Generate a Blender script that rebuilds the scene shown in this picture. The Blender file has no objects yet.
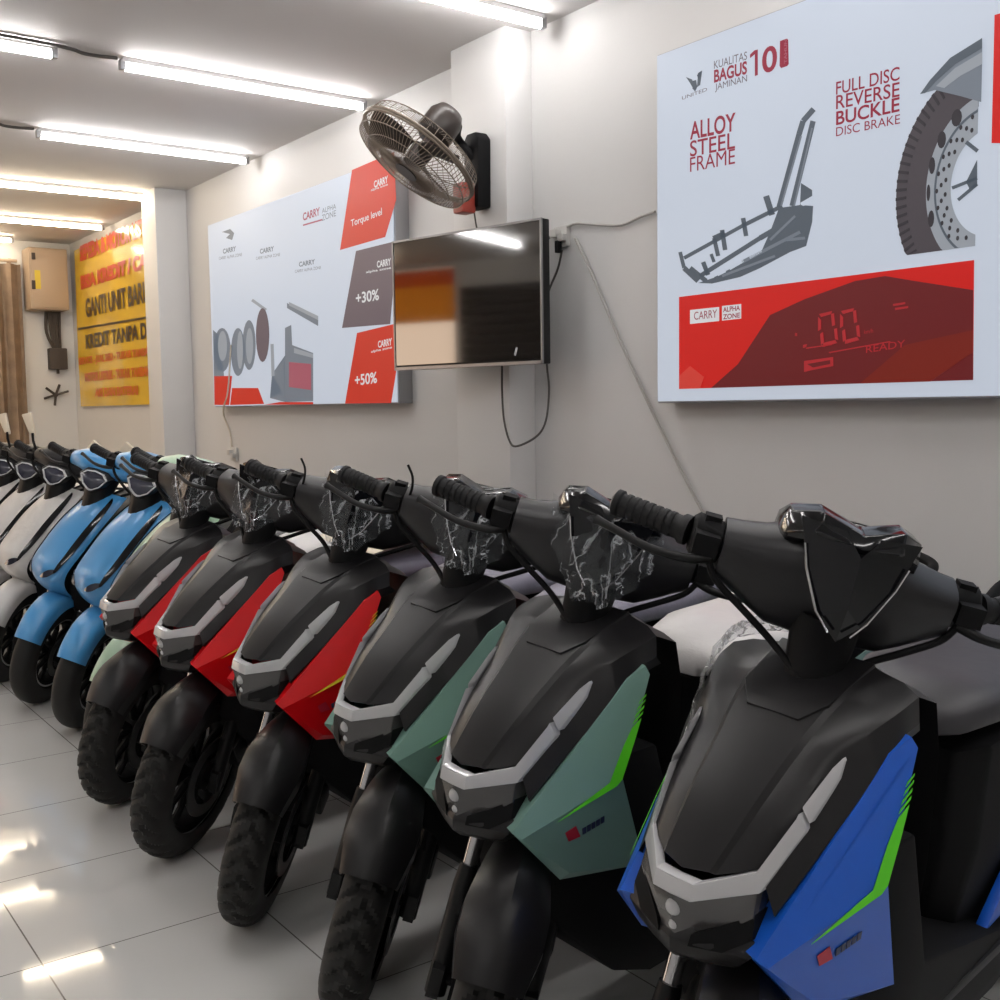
import bpy, bmesh, math, random
import numpy as np
from mathutils import Matrix, Vector
random.seed(7)
SC = bpy.context.scene
COL = SC.collection
R = math.radians

# ------------------------------------------------------------------ camera, world, exposure
CAM_H = 1.25
YAW, PITCH, ROLL, FOC = 0.938959, 0.084992, 0.0141716, 1097.33
def cam_axes():
    cy, sy, cp, sp, cr, sr = math.cos(YAW), math.sin(YAW), math.cos(PITCH), math.sin(PITCH), math.cos(ROLL), math.sin(ROLL)
    f = Vector((-sy * cp, cy * cp, -sp)); r = Vector((cy, sy, 0)); d = f.cross(r)
    return r * cr + d * sr, d * cr - r * sr, f
AX_R, AX_D, AX_F = cam_axes()
cam_data = bpy.data.cameras.new('camera')
cam_data.sensor_width = 36; cam_data.lens = FOC / 1000 * 36; cam_data.clip_start = 0.02
cam = bpy.data.objects.new('camera', cam_data); COL.objects.link(cam)
mw = Matrix.Identity(4)
for i in range(3):
    mw[i][0] = AX_R[i]; mw[i][1] = -AX_D[i]; mw[i][2] = -AX_F[i]
mw[2][3] = CAM_H
cam.matrix_world = mw
SC.camera = cam
SC.view_settings.view_transform = 'Standard'; SC.view_settings.look = 'None'
SC.view_settings.gamma = 1.0; SC.view_settings.use_curve_mapping = False
SC.view_settings.exposure = 0.0
world = bpy.data.worlds.new('world'); SC.world = world; world.use_nodes = True
world.node_tree.nodes['Background'].inputs[0].default_value = (1.0, 0.74, 0.54, 1)
world.node_tree.nodes['Background'].inputs[1].default_value = 3.3
TUBE_POWER = 46.0
SIGN_POWER = 0.47
def ray_dir(px, py):
    return AX_R * ((px - 500) / FOC) + AX_D * ((py - 500) / FOC) + AX_F
def at_y(px, py, y):                      # the point of the photographed wall plane
    v = ray_dir(px, py); t = y / v.y
    return Vector((v.x * t, y, v.z * t + CAM_H))
def at_x(px, py, x):
    v = ray_dir(px, py); t = x / v.x
    return Vector((x, v.y * t, v.z * t + CAM_H))

# ------------------------------------------------------------------ materials
MATS = {}
def mat(name, col, rough=0.5, metal=0.0, spec=0.5, emit=None, estr=0.0, bump=0.0, bscale=60.0, coat=0.0, var=0.0, vscale=8.0):
    m = bpy.data.materials.new(name); m.use_nodes = True
    nt = m.node_tree; b = nt.nodes['Principled BSDF']
    b.inputs['Base Color'].default_value = (*col, 1); b.inputs['Roughness'].default_value = rough
    b.inputs['Metallic'].default_value = metal; b.inputs['Specular IOR Level'].default_value = spec
    b.inputs['Coat Weight'].default_value = coat; b.inputs['Coat Roughness'].default_value = 0.06
    if emit: b.inputs['Emission Color'].default_value = (*emit, 1); b.inputs['Emission Strength'].default_value = estr
    if bump or var:
        tc = nt.nodes.new('ShaderNodeTexCoord'); nz = nt.nodes.new('ShaderNodeTexNoise')
        nz.inputs['Scale'].default_value = bscale if bump else vscale; nz.inputs['Detail'].default_value = 5
        nt.links.new(tc.outputs['Object'], nz.inputs['Vector'])
        if bump:
            bp = nt.nodes.new('ShaderNodeBump'); bp.inputs['Strength'].default_value = bump; bp.inputs['Distance'].default_value = 0.01
            nt.links.new(nz.outputs['Fac'], bp.inputs['Height']); nt.links.new(bp.outputs['Normal'], b.inputs['Normal'])
        if var:
            n2 = nt.nodes.new('ShaderNodeTexNoise'); n2.inputs['Scale'].default_value = vscale; n2.inputs['Detail'].default_value = 6
            nt.links.new(tc.outputs['Object'], n2.inputs['Vector'])
            mx = nt.nodes.new('ShaderNodeMix'); mx.data_type = 'RGBA'
            mx.inputs[6].default_value = (*[c * (1 - var) for c in col], 1); mx.inputs[7].default_value = (*[min(1, c * (1 + var)) for c in col], 1)
            nt.links.new(n2.outputs['Fac'], mx.inputs[0]); nt.links.new(mx.outputs[2], b.inputs['Base Color'])
    MATS[name] = m
    return m
def M(n): return MATS[n]
def lit(name, col, k=1.0):                # backlit print on the light boxes
    return mat(name, [c * 0.16 for c in col], 0.5, spec=0.25, emit=col, estr=SIGN_POWER * k)
def film_mat(name, tint, amount, scale):
    m = bpy.data.materials.new(name); m.use_nodes = True; nt = m.node_tree
    for n in list(nt.nodes): nt.nodes.remove(n)
    o = nt.nodes.new('ShaderNodeOutputMaterial'); tr = nt.nodes.new('ShaderNodeBsdfTransparent'); tr.inputs[0].default_value = (0.93, 0.94, 0.95, 1)
    gl = nt.nodes.new('ShaderNodeBsdfPrincipled'); gl.inputs['Base Color'].default_value = (*tint, 1); gl.inputs['Roughness'].default_value = 0.16
    tc = nt.nodes.new('ShaderNodeTexCoord'); mp = nt.nodes.new('ShaderNodeMapping'); mp.inputs['Scale'].default_value = (1, 1, 0.35)
    nz = nt.nodes.new('ShaderNodeTexNoise'); nz.inputs['Scale'].default_value = scale; nz.inputs['Detail'].default_value = 4; nz.inputs['Distortion'].default_value = 1.5
    bp = nt.nodes.new('ShaderNodeBump'); bp.inputs['Strength'].default_value = 1.0; bp.inputs['Distance'].default_value = 0.02
    sb_ = nt.nodes.new('ShaderNodeMath'); sb_.operation = 'SUBTRACT'; sb_.inputs[1].default_value = 0.5
    ab = nt.nodes.new('ShaderNodeMath'); ab.operation = 'ABSOLUTE'
    rp = nt.nodes.new('ShaderNodeMapRange'); rp.inputs[1].default_value = 0.0; rp.inputs[2].default_value = 0.035
    rp.inputs[3].default_value = min(1, amount * 3.2); rp.inputs[4].default_value = amount * 0.35  # glints on the creased film painted in as pale, more opaque streaks
    mx = nt.nodes.new('ShaderNodeMixShader'); L = nt.links.new
    L(tc.outputs['Object'], mp.inputs[0]); L(mp.outputs[0], nz.inputs['Vector']); L(nz.outputs['Fac'], bp.inputs['Height']); L(bp.outputs[0], gl.inputs['Normal'])
    L(nz.outputs['Fac'], sb_.inputs[0]); L(sb_.outputs[0], ab.inputs[0]); L(ab.outputs[0], rp.inputs[0]); L(rp.outputs[0], mx.inputs[0]); L(tr.outputs[0], mx.inputs[1]); L(gl.outputs[0], mx.inputs[2]); L(mx.outputs[0], o.inputs[0])
    MATS[name] = m
    return m

mat('hood_black', (0.0095, 0.009, 0.0098), 0.34, spec=0.33)
mat('trim_black', (0.006, 0.006, 0.0065), 0.42, spec=0.28)
mat('matte_black', (0.0045, 0.0045, 0.005), 0.65, spec=0.15)
mat('cowl_black', (0.012, 0.0118, 0.0135), 0.40, spec=0.33)
mat('gloss_black', (0.004, 0.0045, 0.006), 0.09, spec=0.4)
mat('rubber', (0.010, 0.0095, 0.009), 0.6, spec=0.35)
mat('rim_black', (0.004, 0.004, 0.0045), 0.6, spec=0.12)
mat('disc_dark', (0.05, 0.05, 0.05), 0.4, metal=0.8)
mat('rim_line', (0.42, 0.42, 0.42), 0.3)
mat('tv_glass', (0.003, 0.003, 0.0035), 0.05, spec=1.0).node_tree.nodes['Principled BSDF'].inputs['IOR'].default_value = 1.85
mat('chrome', (0.62, 0.62, 0.64), 0.16, metal=1.0)
mat('steel', (0.30, 0.30, 0.31), 0.35, metal=0.9)
mat('lens_white', (0.50, 0.50, 0.51), 0.16, coat=0.4)
mat('lamp_grey', (0.06, 0.058, 0.058), 0.18, coat=0.3)
mat('lens_dark', (0.03, 0.032, 0.05), 0.12, coat=0.5)
mat('tail_red', (0.30, 0.01, 0.01), 0.15)
mat('grip', (0.007, 0.007, 0.008), 0.55, spec=0.3)
mat('seat_black', (0.032, 0.031, 0.036), 0.42, bump=0.1, bscale=25)
mat('seat_wrapped', (0.20, 0.19, 0.24), 0.33, bump=0.45, bscale=16)
mat('seat_white', (0.62, 0.60, 0.59), 0.3, bump=0.5, bscale=16)
mat('paper', (0.66, 0.58, 0.46), 0.7)
mat('paint_blue', (0.007, 0.095, 0.52), 0.30, coat=0.15)
mat('paint_mint', (0.17, 0.30, 0.255), 0.38, coat=0.25)
mat('paint_red', (0.62, 0.003, 0.007), 0.28, coat=0.12)
mat('paint_sky', (0.055, 0.26, 0.54), 0.28, coat=0.25)
mat('paint_pale_mint', (0.36, 0.52, 0.38), 0.34, coat=0.3)
mat('paint_silver', (0.58, 0.565, 0.55), 0.35, coat=0.3, bump=0.35, bscale=22)
mat('stripe_lime', (0.10, 0.62, 0.015), 0.35)
mat('stripe_yellow', (0.62, 0.45, 0.02), 0.35)
mat('badge_red', (0.42, 0.01, 0.03), 0.4)
mat('badge_navy', (0.02, 0.03, 0.08), 0.4)
film_mat('film', (0.50, 0.52, 0.54), 0.17, 15)
film_mat('film_dense', (0.80, 0.79, 0.78), 0.55, 18)

# ------------------------------------------------------------------ mesh helpers
def catmull(P, n):
    P = [np.array(p, float) for p in P]
    if len(P) < 3 or n < 2: 
        return P
    Q = [2 * P[0] - P[1]] + P + [2 * P[-1] - P[-2]]; out = []
    for i in range(1, len(Q) - 2):
        a, b, c, d = Q[i - 1:i + 3]
        for k in range(n):
            t = k / n
            out.append(0.5 * (2 * b + (c - a) * t + (2 * a - 5 * b + 4 * c - d) * t * t + (3 * b - a - 3 * c + d) * t ** 3))
    out.append(P[-1])
    return out
class MB:
    def __init__(self): self.v = []; self.f = []; self.m = []
    def add(self, vs, fs, mi=0):
        o = len(self.v); self.v += [tuple(map(float, p)) for p in vs]
        for q in fs: self.f.append([i + o for i in q]); self.m.append(mi)
        return self
    def grid(self, rows, mi=0, cu=False, cv=False):
        n, k = len(rows), len(rows[0]); fs = []
        for i in range(n if cu else n - 1):
            for j in range(k if cv else k - 1):
                a, b = i, (i + 1) % n; c, d = j, (j + 1) % k
                fs.append((a * k + c, a * k + d, b * k + d, b * k + c))
        return self.add([p for r in rows for p in r], fs, mi)
    def loft(self, rings, mi=0, caps=True):
        self.grid(rings, mi, cv=True)
        if caps:
            k = len(rings[0]); self.add(rings[0], [tuple(range(k))], mi); self.add(rings[-1], [tuple(range(k))[::-1]], mi)
        return self
    def box(self, c, s, mi=0, rot=None):
        c = Vector(c); P = []
        for x in (-.5, .5):
            for y in (-.5, .5):
                for z in (-.5, .5):
                    p = Vector((x * s[0], y * s[1], z * s[2]))
                    if rot: p = rot @ p
                    P.append(c + p)
        return self.add(P, [(0, 1, 3, 2), (4, 6, 7, 5), (0, 4, 5, 1), (2, 3, 7, 6), (0, 2, 6, 4), (1, 5, 7, 3)], mi)
    def tube(self, path, r, n=8, mi=0, sm=1, caps=True):
        P = catmull(path, sm) if sm > 1 else [np.array(p, float) for p in path]
        k = len(P); rr = r if hasattr(r, '__len__') else [r] * k
        if len(rr) != k: rr = np.interp(np.linspace(0, 1, k), np.linspace(0, 1, len(rr)), rr)
        rings = []; ref = None
        for i in range(k):
            t = P[min(i + 1, k - 1)] - P[max(i - 1, 0)]; t = t / (np.linalg.norm(t) + 1e-12)
            if ref is None: ref = np.array([0, 0, 1.]) if abs(t[2]) < .9 else np.array([1., 0, 0])
            a = np.cross(t, ref); a /= np.linalg.norm(a) + 1e-12; b = np.cross(a, t); ref = b
            rings.append([P[i] + rr[i] * (math.cos(2 * math.pi * j / n) * a + math.sin(2 * math.pi * j / n) * b) for j in range(n)])
        return self.loft(rings, mi, caps)
    def cyl(self, a, b, r, n=20, mi=0, r2=None): return self.tube([a, b], [r, r if r2 is None else r2], n, mi)
    def lathe_y(self, prof, c, n=48, mi=0, a0=0, a1=2 * math.pi):   # prof: (radius, y)
        full = abs(a1 - a0 - 2 * math.pi) < 1e-6; rows = []
        for i in range(n if full else n + 1):
            t = a0 + (a1 - a0) * i / n
            rows.append([(c[0] + r * math.cos(t), c[1] + y, c[2] + r * math.sin(t)) for r, y in prof])
        return self.grid(rows, mi, cu=full)
    def ball(self, c, s, mi=0, n=14, k=9):
        rows = []
        for i in range(k + 1):
            t = math.pi * i / k
            rows.append([(c[0] + s[0] * math.sin(t) * math.cos(2 * math.pi * j / n), c[1] + s[1] * math.sin(t) * math.sin(2 * math.pi * j / n), c[2] + s[2] * math.cos(t)) for j in range(n)])
        return self.grid(rows, mi, cv=True)
    def prism(self, poly, d, mi=0):       # poly: 3-D outline, d: extrusion vector
        k = len(poly); P = [Vector(p) for p in poly]; Q = [p + Vector(d) for p in P]
        return self.add(P + Q, [tuple(range(k)), tuple(range(k, 2 * k))[::-1]] + [(i, (i + 1) % k, k + (i + 1) % k, k + i) for i in range(k)], mi)
    def mirror(self):
        o = MB(); o.v = [(x, -y, z) for x, y, z in self.v]; o.f = [q[::-1] for q in self.f]; o.m = list(self.m); return o
    def plus(self, o): 
        k = len(self.v); self.v += o.v; self.f += [[i + k for i in q] for q in o.f]; self.m += o.m; return self
    def mesh(self, name, mats, sharp=35, bevel=0.0, solid=0.0, weld=True):
        me = bpy.data.meshes.new(name); me.from_pydata(self.v, [], self.f)
        for m in mats: me.materials.append(M(m))
        for p, mi in zip(me.polygons, self.m): p.material_index = mi
        bm = bmesh.new(); bm.from_mesh(me)
        if weld and not getattr(self, 'flat', False): bmesh.ops.remove_doubles(bm, verts=bm.verts, dist=1e-5)
        if not getattr(self, 'flat', False): bmesh.ops.dissolve_degenerate(bm, edges=bm.edges, dist=1e-6)
        bmesh.ops.recalc_face_normals(bm, faces=bm.faces)
        if solid:
            bmesh.ops.solidify(bm, geom=bm.faces[:], thickness=solid)
        if bevel:
            es = [e for e in bm.edges if len(e.link_faces) == 2 and e.calc_face_angle(0) > R(28)]
            bmesh.ops.bevel(bm, geom=es, offset=bevel, segments=2, profile=0.6, affect='EDGES', clamp_overlap=True)
        for f in bm.faces: f.smooth = True
        bm.to_mesh(me); bm.free()
        me.set_sharp_from_angle(angle=R(sharp)); me.update()
        return me
def link(name, me, parent=None, mtx=None):
    o = bpy.data.objects.new(name, me); COL.objects.link(o)
    if parent: o.parent = parent
    if mtx is not None: o.matrix_basis = mtx
    return o
def obj(name, mb, mats, parent=None, **k):
    return link(name, mb.mesh(name, [mats] if isinstance(mats, str) else mats, **k), parent)
def empty(name, loc=(0, 0, 0)):
    o = bpy.data.objects.new(name, None); o.location = loc; o.empty_display_size = 0.1; COL.objects.link(o); return o
def tag(o, label, cat, group=None):
    o['label'] = label; o['category'] = cat
    if group: o['group'] = group
    return o
def struct(name, mb, mats, **k):
    o = obj(name, mb, mats, **k); o['kind'] = 'structure'; return o
def text_mb(txt, p0, ux, uz, h, w=None, bold=0.0, mi=0, depth=None):
    """lettering as flat mesh: p0 lower-left, ux/uz unit vectors, h height, w width to fit"""
    cu = bpy.data.curves.new('lettering', 'FONT'); cu.body = txt; cu.offset = bold; cu.resolution_u = 5
    o = bpy.data.objects.new('lettering', cu); COL.objects.link(o)
    dg = bpy.context.evaluated_depsgraph_get(); me = bpy.data.meshes.new_from_object(o.evaluated_get(dg))
    V = np.array([v.co[:] for v in me.vertices]); F = [tuple(p.vertices) for p in me.polygons]
    bpy.data.objects.remove(o); bpy.data.curves.remove(cu); bpy.data.meshes.remove(me)
    lo, hi = V.min(0), V.max(0); sy = h / (hi[1] - lo[1]); sx = (w / (hi[0] - lo[0])) if w else sy
    p0, ux, uz = Vector(p0), Vector(ux), Vector(uz)
    t_ = MB(); t_.flat = True
    return t_.add([p0 + ux * ((v[0] - lo[0]) * sx) + uz * ((v[1] - lo[1]) * sy) for v in V], F, mi)

# ------------------------------------------------------------------ the room
CEIL, WY, FX = 2.85, 3.0, -11.0
LY, NX = -3.6, 3.2
mat('wall_paint', (0.555, 0.55, 0.545), 0.6, var=0.04, vscale=1.2, bump=0.03, bscale=40)
mat('ceiling_paint', (0.58, 0.56, 0.55), 0.75, var=0.05, vscale=1.5)
def floor_material():
    m = mat('floor_tile', (0.50, 0.50, 0.48), 0.10, spec=0.55); nt = m.node_tree; b = nt.nodes['Principled BSDF']; L = nt.links.new
    tc = nt.nodes.new('ShaderNodeTexCoord'); sep = nt.nodes.new('ShaderNodeSeparateXYZ'); L(tc.outputs['Object'], sep.inputs[0])
    def line(sock, off, step):
        a = nt.nodes.new('ShaderNodeMath'); a.operation = 'SUBTRACT'; L(sock, a.inputs[0]); a.inputs[1].default_value = off
        q = nt.nodes.new('ShaderNodeMath'); q.operation = 'PINGPONG'; L(a.outputs[0], q.inputs[0]); q.inputs[1].default_value = step / 2
        c = nt.nodes.new('ShaderNodeMath'); c.operation = 'LESS_THAN'; L(q.outputs[0], c.inputs[0]); c.inputs[1].default_value = 0.0018
        return c.outputs[0]
    mxm = nt.nodes.new('ShaderNodeMath'); mxm.operation = 'MAXIMUM'
    L(line(sep.outputs[0], -2.56, 0.53), mxm.inputs[0]); L(line(sep.outputs[1], 0.565, 0.515), mxm.inputs[1])
    nz = nt.nodes.new('ShaderNodeTexNoise'); nz.inputs['Scale'].default_value = 2.2; nz.inputs['Detail'].default_value = 5; L(tc.outputs['Object'], nz.inputs['Vector'])
    v = nt.nodes.new('ShaderNodeMix'); v.data_type = 'RGBA'; v.inputs[6].default_value = (0.57, 0.575, 0.56, 1); v.inputs[7].default_value = (0.64, 0.64, 0.625, 1); L(nz.outputs['Fac'], v.inputs[0])
    g = nt.nodes.new('ShaderNodeMix'); g.data_type = 'RGBA'; L(mxm.outputs[0], g.inputs[0]); L(v.outputs[2], g.inputs[6]); g.inputs[7].default_value = (0.16, 0.15, 0.14, 1); L(g.outputs[2], b.inputs['Base Color'])
    r = nt.nodes.new('ShaderNodeMapRange'); r.inputs[3].default_value = 0.03; r.inputs[4].default_value = 0.08; L(nz.outputs['Fac'], r.inputs[0]); L(r.outputs[0], b.inputs['Roughness'])
    w = nt.nodes.new('ShaderNodeTexNoise'); w.inputs['Scale'].default_value = 1.6; L(tc.outputs['Object'], w.inputs['Vector'])
    bp = nt.nodes.new('ShaderNodeBump'); bp.inputs['Strength'].default_value = 0.10; bp.inputs['Distance'].default_value = 0.02; L(w.outputs['Fac'], bp.inputs['Height']); L(bp.outputs[0], b.inputs['Normal'])
floor_material()
T = 0.15
struct('floor', MB().box(((FX + NX) / 2, (LY + WY) / 2, -T / 2), (NX - FX + 2 * T, WY - LY + 2 * T, T)), 'floor_tile')
struct('ceiling', MB().box(((FX + NX) / 2, (LY + WY) / 2, CEIL + T / 2), (NX - FX + 2 * T, WY - LY + 2 * T, T)), 'ceiling_paint')
struct('wall_right', MB().box(((FX + NX) / 2, WY + T / 2, CEIL / 2), (NX - FX, T, CEIL)), 'wall_paint')
struct('wall_back', MB().box((FX - T / 2, (LY + WY) / 2, CEIL / 2), (T, WY - LY, CEIL)), 'wall_paint')
struct('wall_front', MB().box((NX + T / 2, (LY + WY) / 2, CEIL / 2), (T, WY - LY, CEIL)), 'wall_paint')
OX0, OX1, OZ = -10.2, -7.9, 2.8            # shop front opening in the left wall
wl = MB().box(((FX + OX0) / 2, LY - T / 2, CEIL / 2), (OX0 - FX, T, CEIL)).box(((OX1 + NX) / 2, LY - T / 2, CEIL / 2), (NX - OX1, T, CEIL))
wl.box(((OX0 + OX1) / 2, LY - T / 2, (CEIL + OZ) / 2), (OX1 - OX0, T, CEIL - OZ))
struct('wall_left', wl, 'wall_paint')
def pillar(name, x0, x1, y):
    struct(name, MB().box(((x0 + x1) / 2, (y + WY) / 2, CEIL / 2), (x1 - x0, WY - y, CEIL)), 'wall_paint', bevel=0.006)
PX0 = at_y(456, 370, 2.857).x
pillar('pillar_near', PX0, -3.824, 2.857)
P2X0 = at_y(145, 300, 2.766).x
pillar('pillar_far', P2X0, -7.921, 2.766)

# ------------------------------------------------------------------ ceiling tube lights
mat('tube_glow', (0.9, 0.9, 0.9), 0.4, emit=(1.0, 0.975, 0.96), estr=TUBE_POWER)
mat('tube_glow_warm', (0.9, 0.9, 0.9), 0.4, emit=(1.0, 0.84, 0.62), estr=TUBE_POWER)
mat('fixture_white', (0.55, 0.55, 0.55), 0.4)
def tube_light(x, y0, y1, label, warm=False):
    t = tag(empty('tube_light', (x, (y0 + y1) / 2, CEIL)), label, 'ceiling light', 'ceiling tube lights')
    h = (y1 - y0) / 2
    obj('housing', MB().box((0, 0, -0.011), (0.035, 2 * h + 0.03, 0.022)), 'fixture_white', t, bevel=0.003)
    obj('glowing_tube', MB().cyl((0, -h, -0.042), (0, h, -0.042), 0.0155, 14), 'tube_glow_warm' if warm else 'tube_glow', t)
    for s in (-1, 1):
        obj('end_cap', MB().box((0, s * (h + 0.012), -0.034), (0.034, 0.026, 0.044)), 'steel', t, bevel=0.003)
    return t
XS = [-9.65, -8.17, -6.63, -5.13, -3.64, -2.1, -0.6, 0.9]
WHERE = ['the yellow banner', 'the far pillar', 'the left light box', 'the wall fan', 'the near pillar', 'the grey green scooters', 'the blue sided scooter', 'the near end of the row']
for x, w in zip(XS, WHERE):
    tube_light(x, 1.68, 2.90, 'white ceiling tube light next to the wall, closest to ' + w, x < -7.5)
    tube_light(x, 0.14, 1.36, 'white tube light of the middle ceiling row, level with ' + w, x < -7.5)
    tube_light(x, -2.75, -1.53, 'white tube light of the outer ceiling row, level with ' + w, x < -7.5)
tube_light(-10.75, 1.2, 2.42, 'white ceiling tube light above the beige switch box', True)
mat('wire_dark', (0.06, 0.055, 0.05), 0.6)
mat('wire_grey', (0.33, 0.32, 0.30), 0.6)
mat('wire_white', (0.5, 0.46, 0.40), 0.6)
for x in (-5.13, -6.63):
    pts = [(x + 0.02, -0.9, CEIL - 0.012), (x + 0.05, 0.3, CEIL - 0.012), (x + 0.05, 1.3, CEIL - 0.012), (x + 0.03, 1.5, CEIL - 0.022), (x + 0.02, 1.64, CEIL - 0.014)]
    tag(obj('ceiling_wire', MB().tube(pts, 0.008, 6, sm=6), 'wire_dark'), 'dark ceiling wire feeding the tube light ' + ('left of the wall fan' if x > -6 else 'above the left light box'), 'wire')

# ------------------------------------------------------------------ light boxes
lit('print_white', (0.78, 0.86, 1.0), 1.12)
lit('print_red', (0.90, 0.012, 0.008))
lit('print_orange_red', (0.85, 0.045, 0.02), 1.0)
lit('print_maroon', (0.20, 0.012, 0.016))
lit('print_maroon_soft', (0.27, 0.018, 0.008))
lit('print_pink_red', (0.95, 0.07, 0.05))
lit('print_text_red', (0.42, 0.02, 0.06))
lit('print_dash_red', (0.62, 0.03, 0.04))
lit('print_grey', (0.13, 0.16, 0.20))
lit('print_grey_mid', (0.26, 0.30, 0.36))
lit('print_grey_light', (0.46, 0.50, 0.56))
lit('print_tyre', (0.10, 0.085, 0.10))
lit('print_tyre_dark', (0.05, 0.045, 0.055))
lit('print_mauve', (0.20, 0.15, 0.18))
lit('print_pink', (0.55, 0.14, 0.20))
lit('print_pure', (0.95, 0.97, 1.0), 1.1)
mat('box_frame', (0.30, 0.30, 0.31), 0.4, metal=0.3)
BY = 2.91
EX, EZ = Vector((1, 0, 0)), Vector((0, 0, 1))
def flat(pxs, layer, y=BY):
    """outline on a sign's face, from the face's own picture; thin raised print"""
    return MB().prism([at_y(px, py, y - 0.0012 * layer) for px, py in pxs], (0, 0.001, 0))
def word(txt, bl, br, top, layer, bold=0.0):
    """bl/br: baseline ends, top: height in px above the left end"""
    y = BY - 0.0012 * layer
    a, b, c = at_y(*bl, y), at_y(*br, y), at_y(bl[0], bl[1] - top, y)
    ux = (b - a); w = ux.length; ux.normalize()
    return text_mb(txt, a, ux, EZ, (c - a).length, w, bold)
def arc_poly(cx, cz, r0, r1, a0, a1, y, n=40):
    return [Vector((cx + r1 * math.cos(a0 + (a1 - a0) * i / n), y, cz + r1 * math.sin(a0 + (a1 - a0) * i / n))) for i in range(n + 1)] + \
           [Vector((cx + r0 * math.cos(a1 + (a0 - a1) * i / n), y, cz + r0 * math.sin(a1 + (a0 - a1) * i / n))) for i in range(n + 1)]
def clipx(mb_pts, x): return [Vector((min(p.x, x), p.y, p.z)) for p in mb_pts]

rb = tag(empty('light_box', (-1.2, BY, 1.255)), 'large white lit box with steel frame and brake disc pictures, right of the television', 'light box', 'wall light boxes')
def rchild(name, mb, m, **k):
    o = obj(name, mb, m, **k); o.parent = rb; o.matrix_parent_inverse = Matrix.Translation(-Vector(rb.location)); return o
lx = at_y(656, 230, BY).x; zb = at_y(656, 403.4, BY).z; zt = at_y(656, 54.6, BY).z; rx = 0.75
rchild('casing', MB().box(((lx + rx) / 2, (BY + WY) / 2 + 0.004, (zb + zt) / 2), (rx - lx, WY - BY - 0.008, zt - zb)), 'box_frame', bevel=0.004)
rchild('face', MB().box(((lx + rx) / 2, BY + 0.0012, (zb + zt) / 2), (rx - lx - 0.016, 0.004, zt - zb - 0.014)), 'print_white')
red = [(679, 297), (974, 260), (973, 380), (679, 389)]
rchild('red_panel', flat(red, 3), 'print_red')
rchild('dashboard_picture', flat([(711, 388), (738, 364), (770, 315), (805, 299), (855, 281), (885, 276), (915, 281), (973, 290), (973, 380)], 4), 'print_maroon')
rchild('dashboard_shine', flat([(860, 383.5), (905, 345), (973, 330), (973, 352), (930, 381.5)], 5), 'print_maroon_soft')
rchild('pink_shine', flat([(679, 389), (679, 376), (690, 366), (704, 377), (700, 388.4)], 5), 'print_pink_red')
d = MB()
for x0, y0 in ((818, 336), (840, 333)):                      # seven segment digits 00
    for seg in ([(1, 0), (14, -3), (13, 0), (3, 3)], [(0, 3), (3, 6), (3, 15), (0, 17)], [(13, 0), (16, -1), (17, 11), (14, 12)],
                [(2, 20), (5, 18), (6, 28), (3, 31)], [(16, 15), (19, 14), (20, 26), (17, 25)], [(5, 29), (17, 26), (19, 29), (5, 33)]):
        d.plus(flat([(x0 + a, y0 + b - 22) for a, b in seg], 5.5))
for a in ([(803, 345), (807, 344), (806, 347), (803, 348)], [(795, 333), (797, 333), (797, 336), (795, 336)], [(829, 352), (890, 341), (890, 342), (829, 353.2)],
          [(806, 347.6), (832, 344), (832, 345), (806, 348.8)], [(893, 304), (905, 302), (905, 304), (893, 306)], [(895, 308), (908, 306), (908, 308), (895, 310)]):
    d.plus(flat(a, 5.5))
d.plus(word('READY', (866, 353), (905, 347), 7, 5.5)).plus(word('km/h', (864, 334), (873, 332.5), 4, 5.5))
d.plus(flat([(804, 361), (833, 357), (833, 366), (812, 370), (804, 372)], 5.5))
rchild('dashboard_readout', d, 'print_dash_red')
rchild('dashboard_badge', flat([(807, 364), (830, 360), (830, 364), (813, 367.5)], 6.5), 'print_maroon')
rchild('logo_plate', flat([(690, 310), (719, 307), (719, 321), (690, 324)], 4.5).plus(flat([(722, 306), (741, 304), (741, 318.5), (722, 320.6)], 4.5)), 'print_pure')
rchild('logo_plate_lettering', word('CARRY', (694, 320), (717, 317.5), 8, 5.5).plus(word('ALPHA', (723, 312.3), (740, 310.3), 5, 5.5, .02)).plus(word('ZONE', (723, 319.5), (740, 317.5), 5, 5.5, .02)), 'print_text_red')
w = MB()
for t, bl, br, h, bo in (('ALLOY', (690, 140), (735.5, 131), 18, 0.02), ('STEEL', (690, 157), (735, 148.5), 16, 0.008), ('FRAME', (690, 172), (735, 163.5), 14.5, 0.0),
                     ('FULL DISC', (836, 95), (899.5, 80), 13, 0.008), ('REVERSE', (836, 109.5), (899.5, 96.5), 14, 0.008), ('BUCKLE', (836, 125.5), (899.5, 111.5), 14, 0.018), ('DISC BRAKE', (836, 136.5), (900, 123.5), 9, 0),
                     ('BAGUS', (714, 83), (747, 74), 13, 0.03), ('0', (762, 74.5), (777, 70), 26, 0.022)):
    rchild('lettering', word(t, bl, br, h, 2, bo), 'print_text_red')
for t, bl, br, h in (('KUALITAS', (714, 69), (747, 59.5), 8), ('JAMINAN', (715, 92.5), (747, 83.5), 8.5), ('UNITED', (682, 100), (707, 91), 3.5)):
    rchild('small_lettering', word(t, bl, br, h, 2), 'print_mauve')
lg = flat([(686, 77), (692, 79.5), (695, 88), (694, 90), (690, 83)], 2).plus(flat([(692, 81), (696, 80), (697, 87), (695, 89)], 2)).plus(flat([(702, 70.5), (698, 73), (697, 87), (700, 85)], 2)).plus(flat([(692, 88), (697, 87), (695, 91.5)], 2)).plus(flat([(697, 75), (702, 70.5), (700, 76), (698, 79)], 2))
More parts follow.
